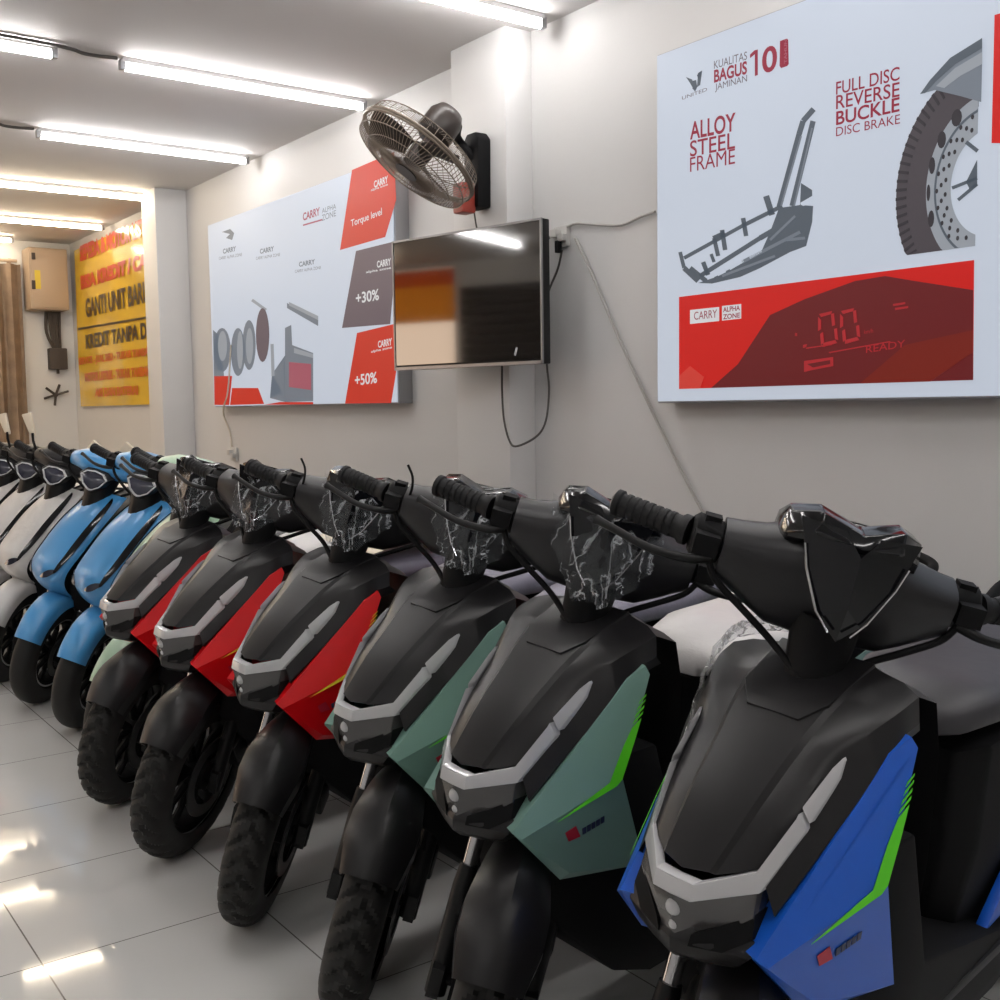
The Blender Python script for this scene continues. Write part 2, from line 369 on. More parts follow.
rchild('lettering', flat([(750, 54.5), (754.5, 50.3), (757.6, 49.5), (757.6, 75), (754.8, 76), (754.8, 54), (750, 58)], 2), 'print_text_red')
rchild('bull_logo', lg, 'print_grey')
rchild('year_plate', flat([(780, 41), (787, 38.5), (788, 40), (788.5, 64), (787, 66), (781, 68), (779.5, 66)], 2), 'print_text_red')
yw = text_mb('TAHUN', at_y(787, 63, BY - 0.004), EZ, -EX, 0.012, 0.075, 0.02)
rchild('year_lettering', yw, 'print_pink')
# picture of the scooter's steel frame
fr = [((682, 268), (738, 232), 2), ((738, 232), (790, 208), 2), ((690, 276), (745, 243), 2.2), ((745, 243), (800, 219), 2.4), ((703, 280), (760, 252), 2.4), ((712, 262), (735, 248), 1.4), ((700, 271), (712, 262), 1.5)]
def bar(a, b, wd, layer):
    ax, ay = a; bx, by = b; L_ = math.hypot(bx - ax, by - ay); nx, ny = -(by - ay) / L_ * wd, (bx - ax) / L_ * wd
    return flat([(ax + nx, ay + ny), (bx + nx, by + ny), (bx - nx, by - ny), (ax - nx, ay - ny)], layer)
fm = MB()
for a, b, wd in [((779, 207), (799, 134), 2.6), ((799, 134), (803, 121), 2.7), ((803, 121), (813.5, 109), 2.7), ((792, 206), (813, 121), 2.6),
                 ((684, 258), (742, 226), 1.8), ((742, 226), (782, 206), 2.0), ((700, 276), (760, 238), 2.2), ((760, 238), (800, 215), 2.6),
                 ((715, 279), (765, 253), 2.0), ((690, 268), (706, 281), 2.4), ((680, 252), (684, 268), 1.8), ((684, 268), (698, 281), 2.6), ((711, 254), (714, 262), 1.6), ((713, 238), (724, 233), 2),
                 ((714, 238), (718, 256), 2), ((722, 230), (725, 250), 2.2), ((743, 218), (746, 236), 2.2), ((766, 196), (772, 215), 3.0), ((703, 262), (708, 275), 2.2)]:
    fm.plus(bar(a, b, wd, 2))
fm.plus(flat([(698, 283), (716, 277), (762, 250), (770, 232), (779, 208), (800, 205), (801, 183), (812, 190), (812, 196), (800, 205), (813, 206), (812, 222), (806, 246), (790, 252), (760, 268), (740, 277), (712, 283.5)], 1.6))
rchild('steel_frame_picture', fm, 'print_grey')
fl = MB()
for a, b, wd in [((742, 262), (800, 232), 1.6), ((770, 240), (795, 216), 1.2), ((722, 276), (775, 256), 1.2), ((781, 206), (801, 136), 0.8), ((794, 206), (812, 128), 0.8), ((785, 240), (805, 238), 1.4)]:
    fl.plus(bar(a, b, wd, 3))
rchild('steel_frame_highlights', fl, 'print_grey_mid')
fh = MB()
for q in ([(728, 265), (742, 257), (744, 262), (730, 270)], [(748, 254), (760, 247), (762, 252), (750, 259)], [(716, 272), (724, 268), (726, 272), (718, 276)], [(800, 203), (812, 196), (812, 203), (803, 206)]):
    rchild('steel_frame_gap', flat(q, 3), 'print_white')
# picture of the wheel: worked out on the sign face around the hub
c = at_y(990, 182, BY); sy_ = (at_y(940, 100, BY).z - at_y(940, 260, BY).z) / 160; sx_ = (at_y(977, 170, BY).x - at_y(897, 170, BY).x) / 80
edge = at_y(977.5, 170, BY).x
def ring(rx_, rz_, k, layer, m, a0=100, a1=262, nm='wheel_picture'):
    y = BY - 0.0012 * layer; P = []
    for i in range(61):
        t = R(a0 + (a1 - a0) * i / 60); P.append(Vector((min(edge, c.x + rx_ * math.cos(t)), y, c.z + rz_ * math.sin(t))))
    if k:
        for i in range(61):
            t = R(a1 + (a0 - a1) * i / 60); P.append(Vector((min(edge, c.x + rx_ * k * math.cos(t)), y, c.z + rz_ * k * math.sin(t))))
    P = [Vector((p.x, p.y, max(p.z, zlow))) for p in P]
    return MB().prism(P, (0, 0.001, 0))
zlow = at_y(950, 249.5, BY).z
RX, RZ = (c.x - at_y(897, 170, BY).x), 0.345
rchild('wheel_tyre_picture', ring(RX, RZ, 0.62, 2, None, 97, 236), 'print_tyre')
tr = MB()
for i in range(23):
    a = 118 + i * 4.4
    tr.plus(ring(RX * 1.003, RZ * 1.003, 0.88, 3, None, a, a + 1.5))
rchild('wheel_tread_picture', tr, 'print_tyre_dark')
rchild('wheel_disc_picture', ring(RX * 0.66, RZ * 0.70, 0.60, 3.5, None, 93, 262), 'print_grey_light')
rchild('wheel_disc_edge', ring(RX * 0.57, RZ * 0.60, 0.965, 4.5, None, 93, 262), 'print_grey')
hb = MB()
y = BY - 0.0012 * 4.6
for i in range(8):
    t = R(104 + i * 19); cx, cz = c.x + RX * 0.63 * math.cos(t), c.z + RZ * 0.665 * math.sin(t)
    if cx > edge - 0.02 or cz < zlow + 0.03: continue
    hb.add([Vector((cx + 0.012 * math.cos(q) * abs(math.sin(t)) + 0.006 * math.cos(q), y, cz + 0.024 * math.sin(q))) for q in np.linspace(0, 2 * math.pi, 12, endpoint=False)], [tuple(range(12))])
for i in range(34):
    t = R(100 + i * 4.7); k = 0.45 + 0.045 * (i % 3); cx, cz = c.x + RX * k * math.cos(t), c.z + RZ * k * 1.05 * math.sin(t)
    if cx > edge - 0.01 or cz < zlow + 0.01: continue
    hb.add([Vector((cx + 0.005 * math.cos(q), y, cz + 0.007 * math.sin(q))) for q in np.linspace(0, 2 * math.pi, 8, endpoint=False)], [tuple(range(8))])
rchild('wheel_disc_holes', hb, 'print_tyre_dark')
sp = bar((952, 188), (977, 178), 1.6, 4).plus(bar((958, 200), (977, 184), 1.6, 4)).plus(bar((966, 142), (977.5, 151), 2, 4)).plus(flat([(966, 182), (977, 160), (977, 186), (970, 190)], 4))
rchild('wheel_spoke_picture', sp, 'print_grey')
rchild('mudguard_picture', flat([(920, 94), (930, 80), (950, 58), (982, 38), (982, 60), (981, 102), (960, 96), (935, 90)], 5), 'print_grey_mid')
rchild('mudguard_highlight', flat([(936, 86), (955, 68), (982, 52), (982, 64), (960, 76), (944, 88)], 6), 'print_grey_light')
rchild('mudguard_edge', flat([(920, 94), (930, 80), (950, 58), (982, 38), (982, 48), (955, 64), (936, 81), (925, 93)], 6), 'print_grey')
rchild('red_corner_panel', MB().prism([at_y(994.5, 15, BY - 0.004), at_y(1120, -22, BY - 0.004), at_y(1120, 145, BY - 0.004), at_y(991.5, 143, BY - 0.004)], (0, 0.002, 0)), 'print_red')

lb = tag(empty('light_box', (-6.1, BY, 1.28)), 'white lit box with battery picture and red +50% tags, left of the television', 'light box', 'wall light boxes')
def lchild(name, mb, m, **k):
    o = obj(name, mb, m, **k); o.parent = lb; o.matrix_parent_inverse = Matrix.Translation(-Vector(lb.location)); return o
x0, x1 = at_y(211, 320, BY).x, at_y(398, 404, BY).x; zb2, zt2 = at_y(300, 405.4, BY).z, at_y(211, 223.7, BY).z
lchild('casing', MB().box(((x0 + x1) / 2, (BY + WY) / 2 + 0.004, (zb2 + zt2) / 2), (x1 - x0, WY - BY - 0.008, zt2 - zb2)), 'box_frame', bevel=0.004)
lchild('face', MB().box(((x0 + x1) / 2, BY + 0.0012, (zb2 + zt2) / 2), (x1 - x0 - 0.012, 0.004, zt2 - zb2 - 0.012)), 'print_white')
lchild('red_tag', flat([(352, 170), (394, 152), (396, 200), (385, 237), (340, 250)], 2), 'print_orange_red', )
lchild('red_tag', flat([(357, 333), (394, 324), (396, 372), (391, 403), (345, 403.6)], 2), 'print_orange_red')
lchild('grey_tag', flat([(356, 251), (392, 242), (393, 290), (390, 324), (342, 328)], 2), 'print_mauve')
lchild('corner_red_strip', flat([(214, 376), (232, 376), (229, 405), (214.5, 405)], 2).plus(flat([(232, 388), (258, 388), (264, 404), (230, 405)], 2)).plus(flat([(264, 404.8), (313, 404.3), (313, 402), (280, 402)], 2)), 'print_orange_red')
lw = MB()
for t, bl, br, h, bo in (('Torque level', (351, 229), (382, 217), 9, 0.01), ('+30%', (356, 304), (379, 300), 11, 0.02), ('+50%', (355, 386), (377, 383), 11, 0.02),
                         ('CARRY', (374, 188), (388, 182.5), 7, 0.03), ('CARRY', (377, 268), (391, 265), 7, 0.03), ('CARRY', (378, 348), (392, 345), 7, 0.03),
                         ('alpha zone', (371, 192), (388, 186), 3, 0.02), ('alpha zone', (366, 274), (391, 269.5), 3, 0.02), ('alpha zone', (371, 353.5), (392, 349), 3, 0.02)):
    lchild('tag_lettering', word(t, bl, br, h, 3, bo), 'print_pure')
lchild('title_lettering', word('CARRY', (303, 221), (320, 215), 8, 2, 0.03).plus(flat([(303, 224.5), (322, 219), (322, 220.5), (303, 226)], 2)), 'print_pink')
gl = word('ALPHA', (322, 213.5), (336, 208.5), 5, 2).plus(word('ZONE', (322, 221), (336, 216), 6, 2))
for bx, by, w_ in ((223, 250, 7), (260, 250, 8), (299, 263, 10)):
    gl.plus(word('CARRY', (bx, by + 4), (bx + w_ + 6, by + 1), 5, 2, .03)).plus(word('CARRY ALPHA ZONE', (bx - 4, by + 10), (bx + w_ + 12, by + 6), 3, 2))
gl.plus(flat([(222, 232), (230, 229), (234, 233), (232, 240), (226, 238), (230, 234)], 2))
lchild('small_lettering', gl, 'print_grey_mid')
def disc_poly(cx, cy, rx_, ry_, layer, n=24): return flat([(cx + rx_ * math.cos(2 * math.pi * i / n), cy + ry_ * math.sin(2 * math.pi * i / n)) for i in range(n)], layer)
lchild('motor_picture', disc_poly(238, 352, 7, 24, 2).plus(disc_poly(249, 345, 6.5, 25, 2)).plus(disc_poly(222, 350, 8.5, 22, 2)).plus(flat([(213, 330), (220, 336), (224, 376), (214, 377)], 2)), 'print_grey_mid')
lchild('motor_picture_light', disc_poly(240, 350, 3, 19, 3), 'print_grey_light')
for q in (disc_poly(249.5, 346, 3.6, 18, 3), disc_poly(222.5, 346, 4.5, 15, 3), bar((252, 300), (266, 310), 1.4, 3), bar((272, 344), (273, 376), 1.5, 3)): lchild('motor_picture_light', q, 'print_grey_light')
lchild('rotor_picture', disc_poly(262.5, 335, 6.6, 27, 4), 'print_mauve')
lchild('battery_picture', flat([(285, 328), (291, 325), (292, 345), (313, 353), (313, 401), (285, 400), (284, 360), (272, 374), (282, 392), (270, 398), (285, 402)], 2).plus(flat([(287, 303), (318, 320), (318, 326), (287, 308)], 2)), 'print_grey_mid')
lchild('battery_label', flat([(289, 362), (311, 364), (311, 390), (289, 387)], 3), 'print_pink')
lchild('battery_highlight', flat([(289, 302), (318, 316), (318, 320), (289, 305.5)], 3).plus(flat([(294, 348), (313, 354), (313, 358), (294, 353)], 3)), 'print_grey_light')

# ------------------------------------------------------------------ television
tv = tag(empty('television', (-3.931, 2.7, 1.711)), 'switched off flat television on a swing arm at the wall pillar, under the fan', 'television')
tv.rotation_euler = (0, 0, 0.21)
TW, TH = 0.877, 0.581
obj('back_shell', MB().box((0, 0.025, 0), (TW, 0.045, TH)).box((0, 0.06, -0.04), (TW * .6, 0.04, TH * .6)), 'trim_black', tv, bevel=0.006)
obj('screen', MB().box((0, -0.0015, 0.006), (TW - 0.02, 0.004, TH - 0.032)), 'tv_glass', tv)
bz = MB().box((0, -0.002, -TH / 2 + 0.007), (TW, 0.010, 0.014)).box((0, -0.002, TH / 2 - 0.004), (TW, 0.010, 0.008)).box((-TW / 2 + 0.004, -0.002, 0), (0.008, 0.010, TH)).box((TW / 2 - 0.004, -0.002, 0), (0.008, 0.010, TH))
obj('bezel', bz, 'steel', tv)
obj('screen_sticker', MB().box((0.295, -0.0042, -0.235), (0.010, 0.001, 0.035), rot=Matrix.Rotation(0.35, 3, 'Y')), 'lens_white', tv)
obj('wall_arm', MB().box((-0.03, 0.09, 0), (0.1, 0.06, 0.2)).box((-0.05, 0.118, 0), (0.06, 0.03, 0.24)), 'matte_black', tv)

# ------------------------------------------------------------------ wall fan
mat('fan_cage', (0.17, 0.135, 0.105), 0.5, metal=0.2); mat('fan_brown', (0.028, 0.020, 0.016), 0.4); mat('fan_red', (0.30, 0.04, 0.025), 0.4)
fan = tag(empty('wall_fan', (-3.99, 2.85, 2.1)), 'brown wire cage fan tilted down on a black bracket at the wall pillar', 'fan')
def fchild(name, mb, m, par=None, **k):
    o = obj(name, mb, m, **k); o.parent = par or fan
    o.matrix_parent_inverse = Matrix.Translation(-Vector(fan.location)) if par is None else Matrix.Identity(4); return o
fc = at_y(419, 155, 2.42)
fn = (AX_R * -0.56 + AX_D * 0.81 - AX_F * 0.13).normalized()
fu = fn.cross(Vector((0, 0, 1))).normalized(); fv = fn.cross(fu)
FR = 0.262
def fp(r, a, h): return fc + fu * (r * math.cos(a)) + fv * (r * math.sin(a)) + fn * h
cage = MB()
for r_, h_, t_ in ((FR, 0.0, 0.0075), (FR, 0.012, 0.005), (FR * .96, 0.055, 0.0022), (FR * .75, 0.075, 0.0018), (FR * .5, 0.082, 0.0018), (FR * .94, -0.05, 0.0022), (FR * .6, -0.085, 0.0018)):
    cage.tube([fp(r_, 2 * math.pi * i / 48, h_) for i in range(49)], t_, 6)
for i in range(90):
    a = 2 * math.pi * i / 90
    cage.tube([fp(FR, a, 0.0), fp(FR * .96, a + .02, 0.055), fp(FR * .6, a + .1, 0.08), fp(0.05, a + .2, 0.088)], 0.0017, 4)
    if i % 2 == 0: cage.tube([fp(FR, a, 0.0), fp(FR * .94, a, -0.05), fp(FR * .6, a, -0.085), fp(0.07, a, -0.1)], 0.0013, 4)
fchild('cage', cage, 'fan_cage')
fchild('cage_badge', MB().cyl(fc + fn * 0.084, fc + fn * 0.093, 0.05, 24), 'fan_brown')
bl = MB()
for k in range(3):
    a0 = 0.6 + k * 2 * math.pi / 3; rows = []
    for i in range(9):
        r_ = 0.05 + (FR - 0.075) * i / 8; wdt = 0.35 + 0.75 * math.sin(math.pi * (0.15 + 0.75 * i / 8))
        rows.append([fp(r_, a0 + wdt * (j / 6 - 0.5) + 0.25 * i / 8, 0.028 * (j / 6 - 0.5) * 2) for j in range(7)])
    bl.grid(rows)
fchild('blades', bl, 'fan_brown', solid=0.003)
fchild('hub', MB().cyl(fc - fn * 0.03, fc + fn * 0.05, 0.05, 24, r2=0.042), 'fan_brown')
fchild('motor_housing', MB().tube([fc - fn * 0.075, fc - fn * 0.10, fc - fn * 0.19, fc - fn * 0.225, fc - fn * 0.235], [0.055, 0.078, 0.075, 0.055, 0.02], 24), 'fan_brown', sharp=50)
bx_ = -3.985
fchild('wall_bracket', MB().prism([(bx_ - 0.05, 2.855, 2.11), (bx_ + 0.05, 2.855, 2.11), (bx_ + 0.056, 2.855, 2.40), (bx_ + 0.03, 2.855, 2.43), (bx_ - 0.03, 2.855, 2.43), (bx_ - 0.056, 2.855, 2.40)], (0, -0.07, 0)), 'matte_black', bevel=0.01)
fchild('control_box', MB().box((bx_ - 0.01, 2.755, 2.15), (0.075, 0.075, 0.13)), 'fan_red', bevel=0.012)
fchild('tilt_arm', MB().tube([(bx_, 2.80, 2.32), (bx_ - 0.01, 2.72, 2.40), tuple(fc - fn * 0.16 + Vector((0.03, 0.05, 0.0))), tuple(fc - fn * 0.15)], 0.022, 10, sm=5), 'matte_black')
fchild('pull_cord', MB().tube([(bx_, 2.80, 2.09), (bx_ + 0.012, 2.80, 2.04), (bx_ + 0.028, 2.80, 1.99)], 0.004, 6), 'wire_dark')

# ------------------------------------------------------------------ sockets and cables on the wall
mat('socket_plastic', (0.46, 0.45, 0.43), 0.45)
def socket(px, py, y, label, s=1.0, plugs=True):
    p = at_y(px, py, y); t = tag(empty('wall_socket', p), label, 'socket')
    obj('plate', MB().box((0, -0.012, 0), (0.085 * s, 0.022, 0.085 * s)), 'socket_plastic', t, bevel=0.005)
    obj('plug', MB().box((-0.012 * s, -0.038, 0.012), (0.04 * s, 0.03, 0.035 * s)).box((0.028 * s, -0.034, -0.008), (0.035 * s, 0.026, 0.03 * s)), 'socket_plastic', t, bevel=0.004)
    if plugs: obj('black_plug', MB().box((0.01, -0.04, -0.045 * s), (0.02, 0.025, 0.05 * s)), 'matte_black', t, bevel=0.004)
    return p
socket(564, 237, WY, 'grey wall socket with plugs beside the television')
socket(236, 454, WY, 'grey wall socket below the left light box', 1.1, False)
socket(178, 245, WY, 'small white socket high on the far pillar side', 1.0, False)
def cable(name, pts, r, m, label, y=2.985, sm=5):
    P = [at_y(px, py, (q[0] if q else y)) for px, py, *q in pts]
    tag(obj(name, MB().tube(P, r, 6, sm=sm), m), label, 'cable')
cable('wall_cable', [(566, 228), (577, 223.5), (600, 225), (622, 225), (640, 217), (655, 212)], 0.006, 'wire_grey', 'grey cable along the wall from the socket to the right light box')
cable('wall_cable', [(575, 238), (590, 270), (610, 318), (635, 375), (662, 432), (690, 488), (722, 548)], 0.0055, 'wire_grey', 'grey cable slanting down the wall from the socket behind the scooters')
cable('wall_cable', [(562, 250), (558, 268), (551, 285), (546, 298)], 0.005, 'wire_dark', 'short black cable hanging from the socket to the edge of the television')
cable('wall_cable', [(551, 236), (545, 244), (545, 262), (546, 330), (547, 366), (549, 390), (546, 420, 2.95), (537, 436, 2.87), (518, 446, 2.84), (510, 442, 2.84), (504, 420, 2.84), (502, 390, 2.84), (502, 364, 2.82)], 0.005, 'wire_dark', 'dark cable hanging in a loop below the television')
cable('wall_cable', [(231, 345, 2.9), (228, 390, 2.895), (224, 406, 2.9), (224, 416), (230, 432), (232, 448)], 0.006, 'wire_white', 'white cable hanging below the left light box to the low socket')
cable('wall_cable', [(181, 200), (180, 225), (178, 238)], 0.005, 'wire_white', 'white cord above the small socket on the far pillar side')

# ------------------------------------------------------------------ far end: banner, switch box, curtain
mat('banner_yellow', (0.72, 0.46, 0.035), 0.22, coat=0.6, bump=0.06, bscale=4)
mat('banner_red', (0.50, 0.045, 0.012), 0.3); mat('banner_black', (0.05, 0.03, 0.02), 0.3); mat('banner_orange', (0.55, 0.12, 0.012), 0.3)
NY = 2.985
def quad_at(y, pts): return [at_y(px, py, y) for px, py in pts]
bn = tag(empty('banner', at_y(112, 405, NY)), 'yellow banner with red and dark lettering beyond the far pillar', 'banner')
def bchild(name, mb, m, par, **k):
    o = obj(name, mb, m, **k); o.parent = par; o.matrix_parent_inverse = Matrix.Translation(-Vector(par.location)); return o
bxa, bxb = at_y(78, 320, NY).x, at_y(150, 320, NY).x + 0.25; bza, bzb = at_y(100, 406, NY).z, CEIL - 0.09
rows = []
for i in range(13):
    z = bza + (bzb - bza) * i / 12
    rows.append([(bxa + (bxb - bxa) * j / 16, NY - 0.008 - 0.004 * math.sin(j * 1.3 + i * .4), z) for j in range(17)])
bchild('sheet', MB().grid(rows), 'banner_yellow', bn, solid=0.002)
def bword(t, bl_, br_, h, bold=0.03):
    y = NY - 0.018; a, b, c_ = at_y(*bl_, y), at_y(*br_, y), at_y(bl_[0], bl_[1] - h, y); u = b - a; wv = u.length; u.normalize()
    u = Vector((1, 0, 0)); return text_mb(t, a, u, EZ, (c_ - a).length, wv, bold)
bchild('red_lettering', bword('SEPEDA & MOTOR LISTRIK', (80, 262), (158, 239), 16, 0.06), 'banner_red', bn)
bchild('red_lettering', bword('BISA KREDIT / CASH', (81, 290), (158, 273), 14, 0.06), 'banner_red', bn)
bchild('black_lettering', bword('GANTI UNIT BARU', (86, 318), (149, 310), 19).plus(bword('KREDIT TANPA DP', (86, 349), (152, 345), 14)).plus(MB().prism(quad_at(NY - 0.018, [(78, 328), (147, 316.5), (147, 318.5), (78, 330)]), (0, 0.002, 0))), 'banner_black', bn)
bchild('orange_lettering', bword('SERVICE - JUAL BELI - TUKAR TAMBAH', (79, 367), (152, 362), 9, 0.05).plus(bword('MOTOR LISTRIK - TUKAR TAMBAH', (85, 382), (150, 379), 9, 0.05)).plus(bword('AKI DAN BATERAI', (95, 397), (138, 395), 8.5, 0.05)), 'banner_orange', bn)
mat('panel_beige', (0.36, 0.27, 0.19), 0.5); mat('panel_yellow', (0.55, 0.42, 0.03), 0.5); mat('soot', (0.05, 0.04, 0.035), 0.8)
EXX = FX
sb = tag(empty('switch_box', (EXX, 2.74, 2.2)), 'beige metal switch box high on the end wall', 'electrical box')
bchild('case', MB().box((EXX + 0.13, 2.735, 2.485), (0.26, 0.34, 0.56)), 'panel_beige', sb, bevel=0.01)
bchild('door', MB().box((EXX + 0.267, 2.735, 2.485), (0.014, 0.31, 0.53)), 'panel_beige', sb, bevel=0.004)
bchild('yellow_label', MB().box((EXX + 0.276, 2.63, 2.47), (0.004, 0.05, 0.17)), 'panel_yellow', sb)
bchild('lock', MB().box((EXX + 0.285, 2.60, 2.68), (0.025, 0.03, 0.06)).box((EXX + 0.285, 2.59, 2.42), (0.02, 0.03, 0.08)), 'soot', sb, bevel=0.003)
cb = MB()
for i in range(7):
    y_ = 2.74 + 0.02 * i; cb.tube([(EXX + 0.07, y_, 2.2), (EXX + 0.06 + .01 * (i % 3), y_ + .02 * math.sin(i), 2.0), (EXX + 0.05, 2.82 + 0.006 * i, 1.8), (EXX + 0.04, 2.83, 1.62 + 0.02 * i)], 0.014, 6, sm=5)
pc = tag(empty('power_cables', (EXX, 2.82, 1.62)), 'bundle of dark power cables under the beige switch box', 'cables')
bchild('cable_bundle', cb, 'soot', pc)
bchild('junction_box', MB().box((EXX + 0.05, 2.83, 1.76), (0.1, 0.16, 0.2)), 'soot', pc, bevel=0.01)
hk = MB().cyl((EXX, 2.80, 1.42), (EXX + 0.05, 2.80, 1.42), 0.02, 10)
for a in (20, 75, 140, 200, 260):
    hk.tube([(EXX + 0.04, 2.80, 1.42), (EXX + 0.07, 2.80 + 0.12 * math.cos(R(a)), 1.42 + 0.10 * math.sin(R(a)))], 0.012, 6)
tag(obj('wall_hook', hk, 'soot'), 'dark hook with several prongs on the end wall below the cables', 'hook')
mat('curtain_brown', (0.20, 0.14, 0.095), 0.7, var=0.5, vscale=9)
cr = []
for i in range(14):
    z = 0.25 + (2.62 - 0.25) * i / 13
    cr.append([(EXX + 0.09 + 0.035 * math.sin(j * 1.15 + 0.2 * math.sin(i * .5)), 1.1 + 1.43 * j / 60, z) for j in range(61)])
cu_ = tag(empty('curtain', (EXX, 1.9, 0.25)), 'brown pleated curtain hanging at the far end wall', 'curtain')
bchild('fabric', MB().grid(cr), 'curtain_brown', cu_, solid=0.006)
bchild('curtain_rod', MB().cyl((EXX + 0.09, 1.15, 2.65), (EXX + 0.09, 2.50, 2.65), 0.015, 10), 'panel_beige', cu_)
for yy in (1.25, 2.44): bchild('rod_bracket', MB().box((EXX + 0.045, yy, 2.65), (0.09, 0.02, 0.04)), 'panel_beige', cu_)
# shop front on the left, only mirrored in the television
bn2 = tag(empty('banner', (-9.0, LY + 0.05, 2.25)), 'wide orange and yellow banner above the shop opening, mirrored in the television', 'banner')
def cloth_mat(name, col):
    m = bpy.data.materials.new(name); m.use_nodes = True; nt = m.node_tree; b = nt.nodes['Principled BSDF']; o = nt.nodes['Material Output']
    b.inputs['Base Color'].default_value = (*col, 1); b.inputs['Roughness'].default_value = 0.5
    t = nt.nodes.new('ShaderNodeBsdfTranslucent'); t.inputs[0].default_value = (*col, 1); x = nt.nodes.new('ShaderNodeMixShader'); x.inputs[0].default_value = 0.6
    nt.links.new(b.outputs[0], x.inputs[1]); nt.links.new(t.outputs[0], x.inputs[2]); nt.links.new(x.outputs[0], o.inputs[0]); MATS[name] = m
cloth_mat('cloth_yellow', (0.85, 0.50, 0.06)); cloth_mat('cloth_orange', (0.70, 0.22, 0.04))
bchild('sheet', MB().box((-9.05, LY - 0.04, 2.40), (2.29, 0.004, 0.40)), 'cloth_yellow', bn2)
bchild('orange_band', MB().box((-9.05, LY - 0.04, 2.69), (2.29, 0.004, 0.18)), 'cloth_orange', bn2)
mat('backdrop_dark', (0.030, 0.024, 0.022), 0.6)
sh_ = MB()  # dark slats added so this side of the television's reflection stays dark
for i in range(24): sh_.box((-6.3, LY + 0.03, 0.06 + i * 0.106), (3.0, 0.03, 0.10))
tag(obj('dark_backdrop', sh_, 'backdrop_dark', bevel=0.008), 'added dark brown slatted shutter beside the shop opening, mirrored in the television', 'backdrop')
mat('pavement', (0.32, 0.30, 0.28), 0.8)
struct('path_outside', MB().box(((OX0 + OX1) / 2, LY - 2.2, -0.05), (9, 4.2, 0.1)), 'pavement')

# ------------------------------------------------------------------ scooters
# local frame of a scooter: x forward, y to its left, z up; origin on the ground under the front axle
AXLE = np.array([-0.045, 0.0, 0.245]); RT = 0.245
HEAD = Vector((-0.27, 0, 1.0)); RAKE = R(16.5)
STEER_AXIS = Vector((-math.sin(RAKE), 0, math.cos(RAKE)))
def tyre_mb(c, Rr, wd, n=208, tread=True, N=26):
    rows = []; prof = list(np.linspace(-112, 112, 23)); ry, rr = wd / 2, wd * 0.56
    for i in range(n):
        t = 2 * math.pi * i / n; row = []
        for k, a in enumerate(prof):
            y = ry * math.copysign(abs(math.sin(R(a))) ** .85, a); r = Rr - rr + rr * math.copysign(abs(math.cos(R(a))) ** .8, math.cos(R(a)))
            if tread and abs(a) < 84:
                q = (i % 8) / 8 + (0.0 if a > 0 else 0.5); ph = (q + abs(a) / 84 * 1.25) % 1.0
                if ph < 0.30: r -= 0.008 * math.cos(R(a) * .85)
            row.append((c[0] + r * math.cos(t), c[1] + y, c[2] + r * math.sin(t)))
        rows.append(row)
    return MB().grid(rows, cu=True)
def rim_mb(c, Rr, wd):
    b = MB().lathe_y([(Rr, -wd * .46), (Rr, -wd * .40), (Rr - 0.02, -wd * .36), (Rr - 0.024, 0), (Rr - 0.02, wd * .36), (Rr, wd * .40), (Rr, wd * .46), (Rr + 0.004, wd * .46), (Rr + .004, -wd * .46), (Rr, -wd * .46)], c, 64)
    for s in (-1, 1):
        b.lathe_y([(Rr + 0.001, s * wd * .47), (Rr - 0.006, s * wd * .47)], c, 64, mi=1)
    for k in range(5):
        a = 2 * math.pi * k / 5 + 0.3; u = np.array([math.cos(a), 0, math.sin(a)]); v = np.array([-math.sin(a), 0, math.cos(a)]); c_ = np.array(c)
        for e in (-0.16, 0.16):
            q = np.array([math.cos(a + e), 0, math.sin(a + e)])
            b.tube([c_ + u * 0.03, c_ + u * .6 * Rr + (q - u) * .2, c_ + q * (Rr - 0.015)], [0.016, 0.011, 0.013], 8)
    b.cyl((c[0], -0.055, c[2]), (c[0], 0.055, c[2]), 0.04, 24).cyl((c[0], -0.09, c[2]), (c[0], 0.09, c[2]), 0.012, 12)
    return b
def super_ring(cx, cz, hx, hz, y, n=16, p=0.7, tilt=0.0):
    out = []
    for j in range(n):
        t = 2 * math.pi * j / n; a, b = math.cos(t), math.sin(t)
        x = hx * math.copysign(abs(a) ** p, a); z = hz * math.copysign(abs(b) ** p, b)
        out.append((cx + x * math.cos(tilt) - z * math.sin(tilt), y, cz + x * math.sin(tilt) + z * math.cos(tilt)))
    return out
def mir(mb): return MB().plus(mb).plus(mb.mirror())
def axis_pt(z): return np.array([HEAD.x - (z - HEAD.z) * math.tan(RAKE), 0, z])

PARTS = {}      # part key -> (object name, mesh)
def part(kit, key, name, mb, mats, **k):
    PARTS[(kit, key)] = (name, mb.mesh(name, [mats] if isinstance(mats, str) else mats, **k))

